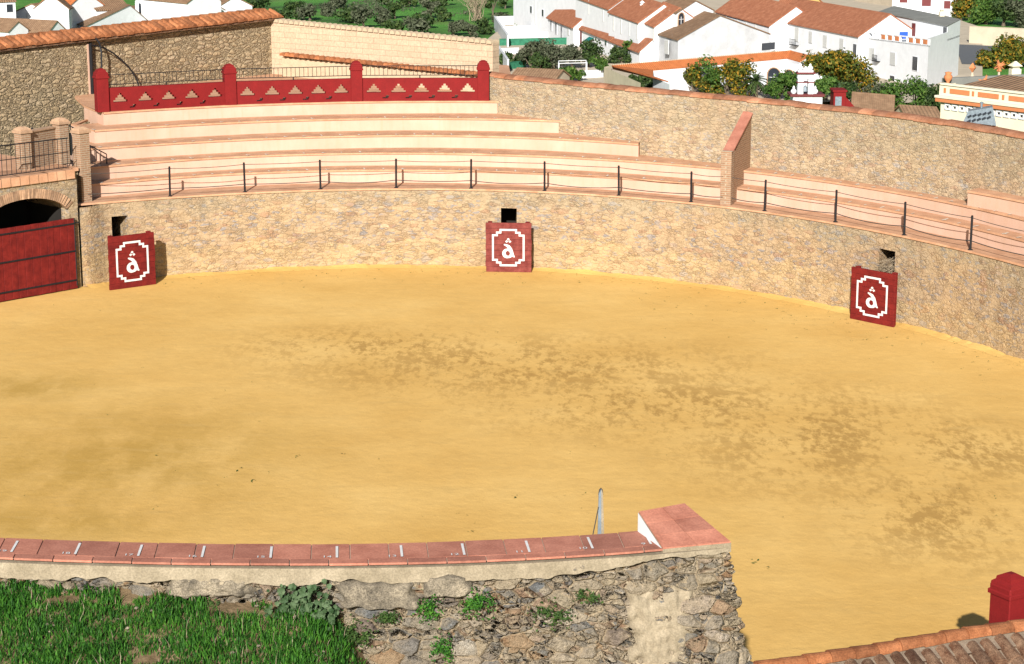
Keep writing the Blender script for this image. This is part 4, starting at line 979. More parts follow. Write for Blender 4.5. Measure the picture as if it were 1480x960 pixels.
def leafclump(mb, c, r, n, size, flat=.7):
    for _ in range(n):
        while True:
            q = V(random.gauss(0,.55), random.gauss(0,.5), random.gauss(0,.55)-.15)
            if noise.noise(V((c.x+q.x*r[0])*9, (c.z+q.z*r[2])*9, 2)) > -.12-.5*random.random()**3: break
        p = c+V(q.x*r[0], q.y*r[1], q.z*r[2]); s_ = size*random.uniform(.6,1.4)
        a = V(random.gauss(0,1), random.gauss(0,1), random.gauss(0,1)).normalized(); b_ = a.orthogonal().normalized()
        if random.random() < flat: nrm = (V(0,-.6,.8)+V(random.gauss(0,.35),random.gauss(0,.35),random.gauss(0,.35))).normalized(); a = nrm.orthogonal().normalized(); a = Matrix.Rotation(random.uniform(0,6.28),3,nrm)@a; b_ = nrm.cross(a)
        mb.add([p-a*s_, p-b_*s_*.6, p+a*s_, p+b_*s_*.6], [(0,1,2,3)])
def wallpt(px, py, o_=.06):               # point on the outer face of the near wall
    p = nou(px); q = onp(px, py, p, nou(px+5)); n_ = (nou(px+5)-nou(px-5)).normalized(); n_ = V(n_.y,-n_.x,0)
    return q+n_*(o_+(ZN-q.z)*.10)
# mallow plant with broad leaves
p = wallpt(440, 905, .1); t = thing('mallow_plant', 'grey green broad leaved mallow growing against the near wall above the grass', 'plant', tuple(p))
mb = MB()
for _ in range(520):
    px_, py_ = random.gauss(438, 25), random.gauss(884, 25)
    if not (385 < px_ < 490 and 836 < py_ < 935): continue
    c_ = wallpt(px_, py_, random.uniform(.03,.22)); s_ = random.uniform(.02,.045); nrm = (V(random.gauss(-.1,.4),-.75,.6+random.gauss(0,.35))).normalized(); a = nrm.orthogonal().normalized(); b_ = nrm.cross(a); vs_ = [c_+nrm*.012]; nl = 12
    for k in range(nl): th = 2*math.pi*k/nl; rr_ = s_*(1 if k % 2 else .76)*(.6 if k == 0 else 1); vs_.append(c_+a*math.cos(th)*rr_+b_*math.sin(th)*rr_)
    mb.add(vs_, [(0,1+k,1+(k+1) % nl) for k in range(nl)])
mb.build('leaves', M['leaf_mallow'], t)
mb = MB()
for _ in range(14): q = wallpt(random.gauss(437,18), random.gauss(880,16), .12); mb.tube([p-V(0,0,.1), p.lerp(q,.5)+V(0,-.05,0), q], .005, 4)
mb.build('stems', M['weed'], t)
for (px_, py_, rx_, rz_, n_, lb) in [(690,866,.13,.12,420,'bright green tuft under the broken plaster of the near wall'), (620,872,.12,.12,300,'dark leafy tuft left of the bright tuft on the near wall'),
        (560,886,.09,.06,200,'small green tuft in the rubble right of the mallow plant'), (638,930,.09,.12,300,'round green weed low in the rubble of the near wall'),
        (795,880,.16,.1,260,'sparse dark weed in the middle of the rubble wall'), (850,857,.11,.05,110,'thin weed just below the coping right of centre'), (840,855,.05,.04,60,'tiny weed under the plaster band beside a pale stone'),
        (515,905,.15,.12,420,'leafy weeds at the right edge of the grass bank'), (300,868,.12,.05,200,'low dark weed at the foot of the plaster band')]:
    c_ = wallpt(px_, py_, .07); t = thing('wall_weed', lb, 'weed', tuple(c_), 'weeds growing on the near wall'); mb = MB(); leafclump(mb, c_, (rx_,.07,rz_), n_, .014); mb.build('leaves', M['grass'] if 'bright' in lb or 'round' in lb else M['weed'], t)

# tiny weeds and litter scattered on the sand
mb = MB(); random.seed(5)
def speck(px, py, s_):
    p = U(px, py, 0)
    for _ in range(random.randint(2,5)):
        q = p+V(random.gauss(0,s_), random.gauss(0,s_*1.4), random.uniform(.004,.03)); l = s_*random.uniform(.3,.9); a = random.uniform(0,6.28)
        d = V(math.cos(a),math.sin(a),random.uniform(-.2,.5))*l; e_ = V(-math.sin(a),math.cos(a),.2)*l*.4; mb.quad(q-d, q-e_, q+d, q+e_)
for _ in range(150):
    px = random.uniform(230, 960); speck(px, 384+abs(px-620)**2*.00012+abs(random.gauss(4,12))+2, .028)
for _ in range(130):
    px = random.uniform(900, 1480); y0 = float(np.interp(px, [900,1000,1100,1180,1305,1367,1480],[398,412,426,442,467,480,517])); speck(px, y0+abs(random.gauss(3,26)), .028)
for px, py in [(227,657),(430,659),(498,657),(348,678),(364,696),(222,734),(744,718),(1054,489),(720,480),(1110,821),(1095,812),(842,714),(680,768),(138,556),(157,600),(1440,722),(330,690)]: speck(px, py, .045)
for _ in range(90): speck(random.uniform(0,1480), random.uniform(440,760), .02)
tag(mb.build('sand_weeds', M['weed']), 'tiny weeds and litter scattered over the sand near the ring wall', kind='stuff')
p = U(815, 388, 0); t = thing('weed_tuft', 'small green weed growing on the sand right of the middle red board', 'weed', tuple(p)); mb = MB(); leafclump(mb, p+V(0,0,.1), (.1,.1,.1), 90, .02, .2); mb.build('leaves', M['weed'], t)
p = U(1408, 492, 0); t = thing('white_stone', 'small pale block at the foot of the ring wall at right', 'stone', tuple(p)); mb = MB(); mb.bev(p+V(0,.1,.12), (.22,.16,.26), .3, .04); mb.build('block', M['cream_cap'], t)
p = U(1284, 395, 0); c_ = ring_xy(1284); t = thing('hay_clump', 'dry straw clump in the triangular hole above the rightmost red board', 'straw', (c_.x, c_.y, 1.2)); mb = MB()
for _ in range(160):
    q = V(c_.x+random.gauss(0,.13), c_.y-.03+random.uniform(-.1,.15), random.uniform(1.15,1.6)); a = random.uniform(-1,1); d_ = V(math.cos(a)*.1, random.uniform(-.05,.05), math.sin(a)*.08); mb.tube([q-d_, q+d_], .005, 3)
mb.build('stalks', M['twig'], t)

# ---------------------------------------------------------------- old roof and red pillar at bottom right
ZR = 2.0; R0, R1 = U(1060, 966, ZR), U(1540, 893, ZR); rd = (R1-R0).normalized(); rn = V(rd.y, -rd.x, 0)   # rn towards the camera
def ridge(px): 
    ys_ = float(np.interp(px, [1060,1200,1280,1370,1480,1560],[966,944,931,915,899,885])); return U(px, ys_, ZR)
t = thing('old_tiled_roof', 'old lichen covered tile roof with orange ridge tiles at bottom right corner', 'roof', tuple(ridge(1300)))
mb = MB(); rp = [ridge(px) for px in np.arange(1060, 1570, 5)]; acc = 0; seg = []; 
cum = [0]
for i in range(1, len(rp)): cum.append(cum[-1]+(rp[i]-rp[i-1]).length)
def atl(s_): 
    return V(float(np.interp(s_, cum, [p.x for p in rp])), float(np.interp(s_, cum, [p.y for p in rp])), ZR)
s_ = 0
while s_ < cum[-1]-.4:
    a, b_ = atl(s_), atl(s_+.4); d = (b_-a).normalized(); n_ = V(-d.y,d.x,0); rr = []; j = random.uniform(-.008,.008)
    for e_, r0 in ((a-d*.02,.12),(b_+d*.02,.1)):
        for q in range(9): th = math.pi*q/8; rr.append(e_+n_*math.cos(th)*r0+V(0,0,-.08+math.sin(th)*r0*1.0+j))
    mb.add(rr, [(q,q+9,q+10,q+1) for q in range(8)]+[tuple(range(9)), tuple(range(17,8,-1))]); s_ += .34
mb.build('ridge_tiles', M['clay'], t, smooth=False)
mb = MB(); ctl = MB()
s_ = 0
while s_ < cum[-1]:
    a = atl(s_); 
    down = rn*1+V(0,0,-.45)
    for r_ in range(8):
        o0 = .13+r_*.32+random.uniform(-.03,.03); o1 = o0+.4; rr = []; j = random.uniform(-.015,.015)
        for o_, r0 in ((o0,.092),(o1,.112)):
            for q in range(7): th = math.pi*q/6; rr.append(a+down*o_+rd*(j+math.cos(th)*r0)+V(0,0,-.1+math.sin(th)*r0+(.02 if o_ == o1 else 0)))
        mb.add(rr, [(q,q+1,q+8,q+7) for q in range(6)]+[tuple(range(7,14))])
    s_ += .225
mb.build('barrel_tiles', M['clay_old'], t)
mb = MB(); dn = rn+V(0,0,-.45)
for i in range(len(rp)-1):
    mb.quad(rp[i]+dn*.0+V(0,0,-.08), rp[i]+dn*.3+V(0,0,-.05), rp[i+1]+dn*.3+V(0,0,-.05), rp[i+1]+V(0,0,-.08))
    mb.quad(rp[i]+dn*.3+V(0,0,-.07), rp[i]+dn*3+V(0,0,-.09), rp[i+1]+dn*3+V(0,0,-.09), rp[i+1]+dn*.3+V(0,0,-.07))
mb.build('mortar_bed', M['mortar'], t)
mb = MB()
for i in range(len(rp)-1): a, b_ = rp[i]-rn*.1, rp[i+1]-rn*.1; mb.quad(V(a.x,a.y,-.5), V(b_.x,b_.y,-.5), V(b_.x,b_.y,ZR-.08), V(a.x,a.y,ZR-.08))
mb.build('wall', M['ring'], t)
# red pillar and its parapet
p = UD(1458, 889, ridge(1458).y+.55); t = thing('red_corner_pillar', 'red masonry pillar with stepped pyramid cap behind the old roof at bottom right', 'pillar', (p.x,p.y,1.2))
tz = onp(1455,829,p,p+V(1,0,0)).z; wpx = .37
cap_pillar(t, p, wpx, 1.0, tz+.02, rad(32))
mb = MB(); e_ = V(math.cos(rad(-4)),math.sin(rad(-4)),0); mb.bev(p+e_*1.1+V(0,.0,-p.z+ (1.0+tz-.42)/2), (2.0,.16,tz-.42-1.0), rad(-4), .012); mb.build('parapet', M['red_wall'], t)
# === TOWN ===
# ---------------------------------------------------------------- the town below
ZG = -24.0
RM = {}
def roofmat(kind, ang):                    # barrel rows run down the slope of each roof
    k = (kind, round(ang, 1))
    if k not in RM:
        cs = {'a': ((.36,.135,.07), (.46,.2,.11), (.2,.12,.07), .35), 'b': ((.25,.145,.085), (.34,.21,.125), (.17,.14,.085), .6), 'n': ((.5,.16,.055), (.56,.19,.065), (.48,.15,.055), .08)}[kind]
        RM[k] = rooftile('roof_%s_%d' % (kind, len(RM)), cs[0], cs[1], cs[2], -ang, .45 if kind != 'n' else .4, cs[3])
    return RM[k]
def facade_items(t, A, B, items):
    d = (V(B.x,B.y,0)-V(A.x,A.y,0)).normalized(); n_ = V(d.y,-d.x,0)   # towards the camera
    if n_.y > 0: n_ = -n_
    rz = math.atan2(d.y, d.x)
    for it in items:
        kind, px, py, w_, h_ = it[:5]      # centre in the photo, size in metres
        c_ = onp(px, py, A, B)
        if kind == 'win':
            o = MB().bev(c_+n_*.03, (w_+.2,.1,h_+.2), rz, .02).build('window', M['white'], t)
            MB().box(c_+n_*.075, (w_,.04,h_), rz).build('pane', M['glass'], o)
        elif kind == 'shut':
            o = MB().bev(c_+n_*.04, (w_+.16,.12,h_+.16), rz, .02).build('window', M['white_grey'], t)
            mb = MB(); n2 = max(3, int(h_/.22))
            for k in range(n2): mb.box(c_+n_*.1+V(0,0,-h_/2+h_*(k+.5)/n2), (w_,.05,h_/n2*.75), rz)
            mb.build('shutter', M['shutter'], o)
        elif kind == 'door':
            o = MB().bev(c_+n_*.02, (w_+.2,.08,h_+.1), rz, .02).build('door', M['white_grey'], t)
            MB().box(c_+n_*.07, (w_,.05,h_), rz).build('leaf', M[it[5]] if len(it) > 5 else M['glass'], o)
        elif kind == 'balc':
            mb = MB(); mb.box(c_+n_*.3+V(0,0,-h_/2), (w_,.7,.1), rz)
            for k in range(9): q = c_+n_*.62+d*(w_*(k/8-.5)); mb.tube([q+V(0,0,-h_/2), q+V(0,0,h_/2)], .025, 4)
            mb.tube([c_+n_*.62-d*w_/2+V(0,0,h_/2), c_+n_*.62+d*w_/2+V(0,0,h_/2)], .04, 4); mb.build('balcony', M['iron'], t)
        elif kind == 'pilaster':
            MB().box(c_+n_*.04-V(0,0,h_*.12), (w_,.1,h_*.8), rz).build('drainpipe', M['shutter'], t)
        elif kind == 'awn':
            a_ = c_+V(0,0,h_/2); mb = MB(); mb.slab([a_-d*w_/2, a_+d*w_/2, a_+d*w_/2+n_*1.5-V(0,0,h_), a_-d*w_/2+n_*1.5-V(0,0,h_)], .05); mb.build('awning', M[it[5]], t)
        elif kind == 'arch':
            mb = MB(); mb.box(c_-V(0,0,w_/4)+n_*.03, (w_,.06,h_-w_/2), rz); cc = c_+V(0,0,h_/2-w_/2)+n_*.06
            vs_ = [cc+d*math.cos(math.pi*k/10)*w_/2+V(0,0,math.sin(math.pi*k/10)*w_/2) for k in range(11)]; mb.add(vs_, [tuple(range(11))])
            o = mb.build('arched_window', M['glass'], t)
            mr = MB(); mr.tube([c_-V(0,0,h_/2)+n_*.08-d*w_/2]+[cc+n_*.03+d*math.cos(math.pi*(1-k/10))*w_/2+V(0,0,math.sin(math.pi*k/10)*w_/2) for k in range(11)]+[c_-V(0,0,h_/2)+n_*.08+d*w_/2], .1, 5); mr.build('brick_surround', M['voussoir'], o)
            mb = MB(); mb.box(c_+n_*.08-V(0,0,h_*.1), (.07,.05,h_*.6), rz); mb.box(c_+n_*.08, (w_*.8,.05,.07), rz); mb.build('glazing_bar', M['white'], o)
def chimney(t, p, w_=.7, h_=1.3, mat='white'):
    mb = MB(); mb.bev(p+V(0,0,h_/2-.3), (w_,w_*.8,h_+.6), .2, .03); mb.box(p+V(0,0,h_+.12), (w_*.7,w_*.5,.2), .2)
    mb.lathe(p+V(0,0,h_+.2), [(w_*.78,0),(w_*.1,.35)], 4, .2+math.pi/4); return mb.build('chimney', M[mat], t)
def house(label, A, B, depth, rise, wall='white', roof='a', items=(), axis='par', zg=ZG, over=.3, chim=(), ridge_at=.5, name='house', cat='house', back=None):
    A, B = U(*A), U(*B)
    d = V(B.x-A.x, B.y-A.y, 0); Ln = d.length; d.normalize(); n_ = V(-d.y, d.x, 0)
    if n_.y < 0: n_ = -n_
    if back: n_ = Vector(back).normalized()
    t = thing(name, label, cat, (((A+B)/2).x, ((A+B)/2).y, zg))
    C_, D_ = B+n_*depth, A+n_*depth; C_.z, D_.z = B.z, A.z
    g = lambda p: V(p.x,p.y,zg-1)
    mb = MB()
    mb.add([g(A),g(B),g(C_),g(D_),A,B,C_,D_], [(0,1,5,4),(1,2,6,5),(2,3,7,6),(3,0,4,7)])
    up = V(0,0,rise)
    if axis == 'par' and rise > 0: R1_, R2_ = A.lerp(D_,ridge_at)+up, B.lerp(C_,ridge_at)+up; mb.tri(D_,A,R1_); mb.tri(B,C_,R2_)
    if axis == 'perp': R1_, R2_ = A.lerp(B,ridge_at)+up, D_.lerp(C_,ridge_at)+up; mb.tri(A,B,R1_); mb.tri(C_,D_,R2_)
    if rise <= 0: mb.quad(A+V(0,0,-.05),B+V(0,0,-.05),C_+V(0,0,-.05),D_+V(0,0,-.05))
    mb.build('wall', M[wall], t)
    o = over; ang = math.atan2(d.y, d.x); mb = MB(); ex = d*.2
    if rise > 0 and axis == 'par':
        s1 = (R1_-A); s1 = s1/s1.length*o; s2 = (R1_-D_); s2 = s2/s2.length*o; z_ = V(0,0,.2)
        mb.slab([A-s1-ex+z_, B-s1+ex+z_, R2_+ex+z_, R1_-ex+z_], .18); mb.slab([D_-s2-ex+z_, R1_-ex+z_, R2_+ex+z_, C_-s2+ex+z_], .18)
    elif axis == 'perp':
        ang += math.pi/2; s1 = (R1_-A); s1 = s1/s1.length*o; s2 = (R1_-B); s2 = s2/s2.length*o; z_ = V(0,0,.2); ey = n_*.2
        mb.slab([A-s1-ey+z_, R1_-ey+z_, R2_+ey+z_, D_-s1+ey+z_], .18); mb.slab([B-s2-ey+z_, C_-s2+ey+z_, R2_+ey+z_, R1_-ey+z_], .18)
    if mb.v:
        ro = mb.build('roof', roofmat(roof, ang), t)
        for (cx, cy) in chim:
            q = onp(cx, cy, A.lerp(D_,.35), B.lerp(C_,.35)); q.z -= .3; chimney(ro, q)
    facade_items(t, A, B, items)
    return t, A, B, C_, D_
# --- right: long white house, terrace house
house('long white two storey house with orange roof left of the grey roofed house', (1112,28,-17), (1241,53,-17.2), 11, 3.4, 'white', 'a',
      [('shut',1131,46,1.3,2.2),('balc',1130,58,2.6,1.1),('door',1152,50,1.5,2.4,'shutter'),('balc',1150,61,2.6,1.0),('shut',1172,54,1.3,1.8),('shut',1193,60,1.5,1.9),('shut',1217,65,1.5,1.9),('win',1236,72,1.2,1.8)])
t, A, B, C_, D_ = house('white house with roof terrace and grey flat roof at upper right', (1243,54,-17.6), (1342,66,-17.0), 21, 0, 'white', 'a',
      [('shut',1260,78,2.0,1.8),('balc',1269,84,1.6,1.0),('shut',1291,85,1.7,1.9),('win',1323,92,1.6,2.1),('win',1290,118,1.5,1.8),('win',1237.5,120,.6,1)], back=(.42,.91,0))
dAB = (B-A).normalized(); nb = V(.42,.91,0).normalized()
# terrace parapet, upper storey and grey roof
mb = MB(); mb.slab([A+V(0,0,.12), B+V(0,0,.12), B+nb*.3+V(0,0,.12), A+nb*.3+V(0,0,.12)], .3); 
for k in range(11): q = A.lerp(B,k/10)+nb*.15; mb.bev(q+V(0,0,.5), (.35,.3,.9), 0, .03)
mb.slab([A+V(0,0,1.05), B+V(0,0,1.05), B+nb*.3+V(0,0,1.05), A+nb*.3+V(0,0,1.05)], .18)
mb.slab([B-nb*0+V(0,0,1.1), B-dAB*.3+V(0,0,1.1), B-dAB*.3+nb*12.3+V(0,0,1.1), B+nb*12.3+V(0,0,1.1)], 1.1); mb.build('terrace_parapet', M['white'], t)
mb = MB()
for k in (3,4,5,7,8,9): q = A.lerp(B,(k+.5)/10)+nb*.1; MB().box(q+V(0,0,.5), (1.2,.1,.7), math.atan2(dAB.y,dAB.x)).build('terrace_panel', M['orange_paint'], t)
S0, S1 = A+nb*11, B+nb*12.3; S0.z = A.z; S1.z = B.z; S2, S3 = C_+nb*.0, D_+nb*0
hU = 2.9; mb = MB(); q = [S0,S1,S2,S3]; tp_ = [V(S0.x,S0.y,-14.3), V(S1.x,S1.y,-15.0), V(S2.x,S2.y,-14.6), V(S3.x,S3.y,-14.0)]
mb.add([V(x.x,x.y,x.z-.3) for x in q]+tp_, [(0,1,5,4),(1,2,6,5),(2,3,7,6),(3,0,4,7)]); mb.build('upper_storey', M['white'], t)
mb = MB(); mb.slab([tp_[0]-nb*.3+V(0,0,.15), tp_[1]-nb*.3+V(0,0,.15), tp_[2]+V(0,0,.15), tp_[3]+V(0,0,.15)], .14); ro = mb.build('roof', M['roof_grey'], t); chimney(ro, tp_[2].lerp(tp_[3],.25)-nb*1, .8, .9, 'cream_house')
facade_items(t, S0, S1, [('door',1287,41,1.0,2.3),('door',1321,44,1.1,2.3,'brown_door'),('door',1366,50,1.0,2.3)])
mb = MB(); q = A.lerp(B,.62)+nb*1.2; mb.box(q+V(0,0,1.0), (1.5,.05,1.1), .3); mb.build('hanging_cloth', M['blue'], t)
# --- right middle row
house('white house with orange roof behind the gabled white house', (1035,17,-16.5), (1112,38,-17.5), 10, 3.2, 'white', 'a', [('pilaster',1050,27,.3,2.4),('pilaster',1066,31,.3,2.4),('pilaster',1078,34,.3,2.4),('pilaster',1092,38,.3,2.4)])
house('ochre house glimpsed at the top edge above the long orange roof', (1122,8,-16), (1150,10,-16), 8, 2.5, 'yellow_house', 'a', [('win',1128,10,1,1.2)])
# gabled white house (gable end towards right front)
t, A, B, C_, D_ = house('big white gabled house with brown tiled roof and blank gable wall', (980,58,-18.2), (1113,50,-18.6), 13, 3.6, 'white_grey', 'b', [('door',1110,67,3.4,1.2,'glass')], axis='perp', ridge_at=.44, back=(-.22,.97,0))
facade_items(t, U(950,52,-18.2), A, [('shut',964,68,1.5,2.2)])
# tower like part with arched windows
t, A, B, C_, D_ = house('white upper storey house with paired brick arched windows and brown roof', (946,14,-14.6), (978,19,-14.6), 9, 1.8, 'white', 'b', [('arch',958,28,1.3,3.2),('arch',968,29,1.3,3.2)], back=(.75,.66,0))
facade_items(t, B, C_, [('arch',984,28,1.5,2.2)])
# --- row of stepped houses (upper row and lower annexes)
up = [((742,-30,-13.5),(832,-8,-14.4),'white tall end house of the stepped row beside the walled yards'), ((832,-4,-14.6),(880,13.5,-15.4),'second stepped row house with two roof chimneys'),
      ((880,17.5,-15.8),(923,33,-16.5),'third stepped row house with tall drainpipes under orange roof'), ((924,30,-16.4),(946,39,-16.9),'last narrow stepped row house touching the arched window house')]
pil = [[('win',768,14,1.0,1.3),('win',785,19,1.0,1.3),('pilaster',774,12,.3,6)], [('pilaster',851,8,.3,3.2),('pilaster',872,18,.35,3.2)], [('pilaster',887,31,.45,3.2),('pilaster',898,35,.45,3.2),('pilaster',910,38,.3,3.2),('pilaster',921,43,.3,3.2)], [('pilaster',934,43,.3,2.8),('pilaster',945,47,.3,2.8)]]
ch = [(), ((891,4),(903,5)), ((928,14),), ()]
for (a, b_, lb), it, c_ in zip(up, pil, ch): house(lb, a, b_, 9, 3.0, 'white', 'a', it, chim=c_)
lo = [((792,24.5,-19.4),(829,39,-19.8),'left orange roofed annex with open windows above the green netting',[('win',797,36,1,2.2),('win',804,40,1.4,2.4),('door',812,46,1.2,3.6,'glass'),('shut',822,44,1,1.6)]),
      ((830,37,-19.9),(884,58,-20.5),'middle orange roofed annex with teal awning',[('door',840,55,1.4,3.4,'brown_door'),('awn',855,58,3.2,1.0,'teal'),('win',876,62,1.2,1.0)]),
      ((884,58.5,-20.6),(925,74,-21),'right orange roofed annex with black garden doorway',[('win',892,66,1,1),('door',880,84,2.4,2.2,'glass'),('win',906,72,1,1)])]
for a, b_, lb, it in lo: house(lb, a, b_, 5.0, 2.1, 'white', 'a', it, over=.5)
# --- walled yards with netting
def wallseg(name, label, cat, a, b_, h, th, mat, extra=None):
    A, B = U(*a, ZG), U(*b_, ZG); t = thing(name, label, cat, tuple(A)); d = (B-A).normalized(); n_ = V(-d.y,d.x,0)
    mb = MB(); wallgrid(mb, V(A.x,A.y,0), V(B.x,B.y,0), ZG-.5, ZG+h, th, n_); mb.build('body', M[mat], t)
    mb = MB(); mb.slab([V(A.x,A.y,ZG+h+.1)-n_*.06, V(B.x,B.y,ZG+h+.1)-n_*.06, V(B.x,B.y,ZG+h+.1)+n_*(th+.06), V(A.x,A.y,ZG+h+.1)+n_*(th+.06)], .1); mb.build('coping', M['white' if mat == 'white' else mat], t); return t
wallseg('yard_wall', 'white back wall of the highest walled yard left of the end house', 'wall', (716,40), (745,39), 2.2, .3, 'white')
wallseg('yard_wall', 'grey side wall running down beside the walled yards', 'wall', (714,42), (733,72), 2.6, .3, 'white_grey')
wallseg('yard_wall', 'white cross wall in the middle of the walled yards', 'wall', (724,52), (790,50), 1.8, .25, 'white')
wallseg('yard_wall', 'white lower cross wall above the green netting', 'wall', (726,60), (795,58), 1.6, .25, 'white')
wallseg('netting_fence', 'green netting fence below the white yards', 'fence', (722,70), (832,68), 1.7, .1, 'green_mesh')
wallseg('yard_wall', 'white wall band under the green netting at left', 'wall', (716,83), (750,82), 1.5, .3, 'white')
wallseg('netting_fence', 'green netting beside the grey sloping wall near the orange coping', 'fence', (732,105), (760,102), 1.6, .1, 'green_mesh')
wallseg('yard_wall', 'grey wall sloping down to the orange coping right of the cream wall end', 'wall', (716,84), (733,110), 2.6, .3, 'white_grey')
wallseg('yard_wall', 'white garden wall among the dark trees beside the beige wall', 'wall', (840,118), (872,116), 1.6, .3, 'white')
for i, (px, py, lb) in enumerate([(746,36,'orange plant pot heap against the highest yard wall'), (749,50,'dark potted shrub in the middle yard'), (793,50,'brown garden shed beside the left annex')]):
    p = U(px, py, ZG); t = thing(['plant_pot','plant_pot','garden_shed'][i], lb, ['pot','pot','shed'][i], tuple(p)); mb = MB()
    if i < 2: mb.lathe(p, [(.3,0),(.45,.6),(.5,.65)], 10); mb.build('pot', M['orange_paint'], t); mb = MB(); leafclump(mb, p+V(0,0,1.1), (.7,.7,.6), 90, .16); mb.build('foliage', M['leaf_green'], t)
    else: mb.bev(p+V(0,0,1), (1.4,1.4,2.2), .4, .05); mb.build('body', M['clay_old'], t); mb = MB(); mb.slab([p+V(-1,-1,2.2), p+V(1,-1,2.2), p+V(1,1,2.6), p+V(-1,1,2.6)], .1); mb.build('roof', M['roof_b'], t)
# wire pergola frame
p = U(808, 118, ZG); t = thing('pergola', 'white tube frame with draped netting among the dark trees', 'pergola', tuple(p)); mb = MB(); q = p+V(4.5,1,0)
for x in (p, q, p+V(0,4,0), q+V(0,4,0)): mb.tube([x, x+V(0,0,2.9)], .06, 5)
for x, y in ((p,q),(p+V(0,4,0),q+V(0,4,0)),(p,p+V(0,4,0)),(q,q+V(0,4,0))): mb.tube([x+V(0,0,2.9), y+V(0,0,2.9)], .06, 5)
mb.build('tubes', M['white'], t)
# courtyard building with new orange roof
zc = -18.6
a0, a1, a2 = U(884,94.5,zc), U(1143,73,zc), U(1171,80,zc); i0, i1, i2 = U(944,101,zc-1.0), U(1138,84,zc-1.0), U(1156,89,zc-1.0)
l0, l1 = U(944,110,zc-1.0), U(966,117.5,zc-1.0)
t = thing('courtyard_building', 'low courtyard building with long bright orange roofs and white arcaded walls', 'building', (a0.x, a0.y, ZG))
g = lambda p: V(p.x,p.y,ZG-1)
mb = MB(); mb.slab([a0, l0, i0, i1, a1], .15); mb.slab([a1, i1, i2, a2], .15); mb.slab([a0, U(886,99,zc-.8), l1, l0], .15)
mb.build('roof', roofmat('n', math.atan2((a1-a0).y,(a1-a0).x)), t)
mb = MB(); s_ = V(.4,.4,-.16)
for p, q in ((i0,i1),(i1,i2),(i0,l0)): mb.quad(g(p), g(q), q+V(0,0,-.15), p+V(0,0,-.15))
B2 = U(1040,118,zc-1.5); L2 = U(968,122,zc-1.2)
mb.quad(g(l0), g(L2), V(L2.x,L2.y,zc-1.2), l0+V(0,0,-.16)); mb.quad(g(i2), g(i2)+V(5,-2,0), V(i2.x+5,i2.y-2,zc-1.2), i2+V(0,0,-.15)); mb.build('white_wall', M['white'], t)
mb = MB(); q = U(873,97,zc-.5); q2 = U(926,120,zc-1.0)
mb.quad(g(q), g(q2), V(q2.x,q2.y,q2.z), V(q.x,q.y,q.z)); mb.quad(g(a0), g(q), q, a0); mb.build('beige_wall', M['beige_wall'], t)
mb = MB()
for k in range(90): q = a0.lerp(a1, k/89); mb.lathe(q+V(0,0,-.02), [(.12,0),(.1,.12)], 6)
mb.build('ridge_tiles', M['cream_cap'], t)
facade_items(t, i1+V(0,-.1,0), i2+V(0,-.1,0), [])
A_, B_ = U(1108,132,-24), U(1164,136,-24)
facade = MB(); wallgrid(facade, V(A_.x,A_.y,0), V(B_.x,B_.y,0), ZG-1, onp(1135,92,A_,B_).z, .4, V(0,1,0)); facade.build('arcade_wall', M['white'], t)
facade_items(t, A_, B_, [('arch',1119,112,2.3,3.0),('arch',1141,113,1.6,2.6)])
# --- top right: garages, long wall, road
house('white garage row with dark red doors at the top edge', (1290,-6,-19.5), (1392,2,-20.5), 8, 0, 'white', 'a', [('door',1306,-2,1.7,1.8,'brown_door'),('door',1339,3,2.0,1.8,'brown_door'),('door',1369,7,1.4,1.7,'brown_door')], name='garage_row', cat='garage')
wallseg('boundary_wall', 'beige boundary wall at the top edge behind the grey roof', 'wall', (1235,4), (1385,26), 2.0, .3, 'beige_wall')
wallseg('boundary_wall', 'long beige block wall along the grey road at upper right', 'wall', (1400,66), (1600,76), 3.6, .3, 'beige_wall')
mb = MB(); q = [U(1380,68,ZG+.02), U(1600,78,ZG+.02), U(1600,100,ZG+.02), U(1390,97,ZG+.02)]; mb.add([V(x.x,x.y,ZG+.55) for x in q], [(0,3,2,1)]); tag(mb.build('road', M['asphalt']), kind='structure')
# pale courtyard floor under the houses
mb = MB(); q = [(700,140),(700,60),(745,25),(1000,-10),(1300,0),(1420,40),(1420,150)]; q = [U(x, y, ZG+.5) for x, y in q]; mb.add(q, [tuple(range(len(q)-1,-1,-1))]); tag(mb.build('pavement', M['beige_wall']), kind='structure')
# --- left town
house('white gabled house with brown roof in front at upper left', (8,24,-19.5), (86,25,-19.5), 9, 2.4, 'white', 'b', [('pilaster',40,30,.2,5)], axis='perp', ridge_at=.5, back=(.35,.93,0))
house('white house with orange roof behind the gabled house at top left', (60,4,-17), (98,11,-17.6), 9, 2.8, 'white', 'n', [])
house('tall white house with chimney at the top left corner', (-40,4,-16), (22,2,-16), 8, 2, 'white', 'b', [('win',14,12,1.2,1.5)])
house('brown roofed house low behind the tile coping at far left', (-30,52,-21.5), (62,57,-21.5), 8, 3.0, 'white', 'b', [])
house('small white house peeping over the tile coping in the left corner', (-20,44,-20), (12,46,-20), 5, 1.6, 'white', 'b', [])
house('shaded blue grey house row along the dark alley', (99,13,-17.2), (128,2,-19.5), 7, 2.5, 'white', 'b', [('win',104,25,1,2),('win',112,20,1,2.2),('win',119,15,1,2)], back=(-.97,.2,0))
house('shaded tall house deeper in the dark alley', (128,0,-17), (150,-12,-22), 7, 2.5, 'white_grey', 'b', [('win',136,12,1,2),('win',143,6,1,2)], back=(-.97,.2,0))
house('white gabled house with brown roofs and chimneys right of the alley', (125,38,-21), (212,29,-21), 9, 3.2, 'white', 'b', [], axis='perp', ridge_at=.72, back=(-.5,.86,0))
house('white stepped wall house left of two chimneys', (139,15,-18.5), (187,13,-18.6), 9, 2.6, 'white', 'b', [('win',142,24,.5,.5)], chim=((160,11),(198,11)))
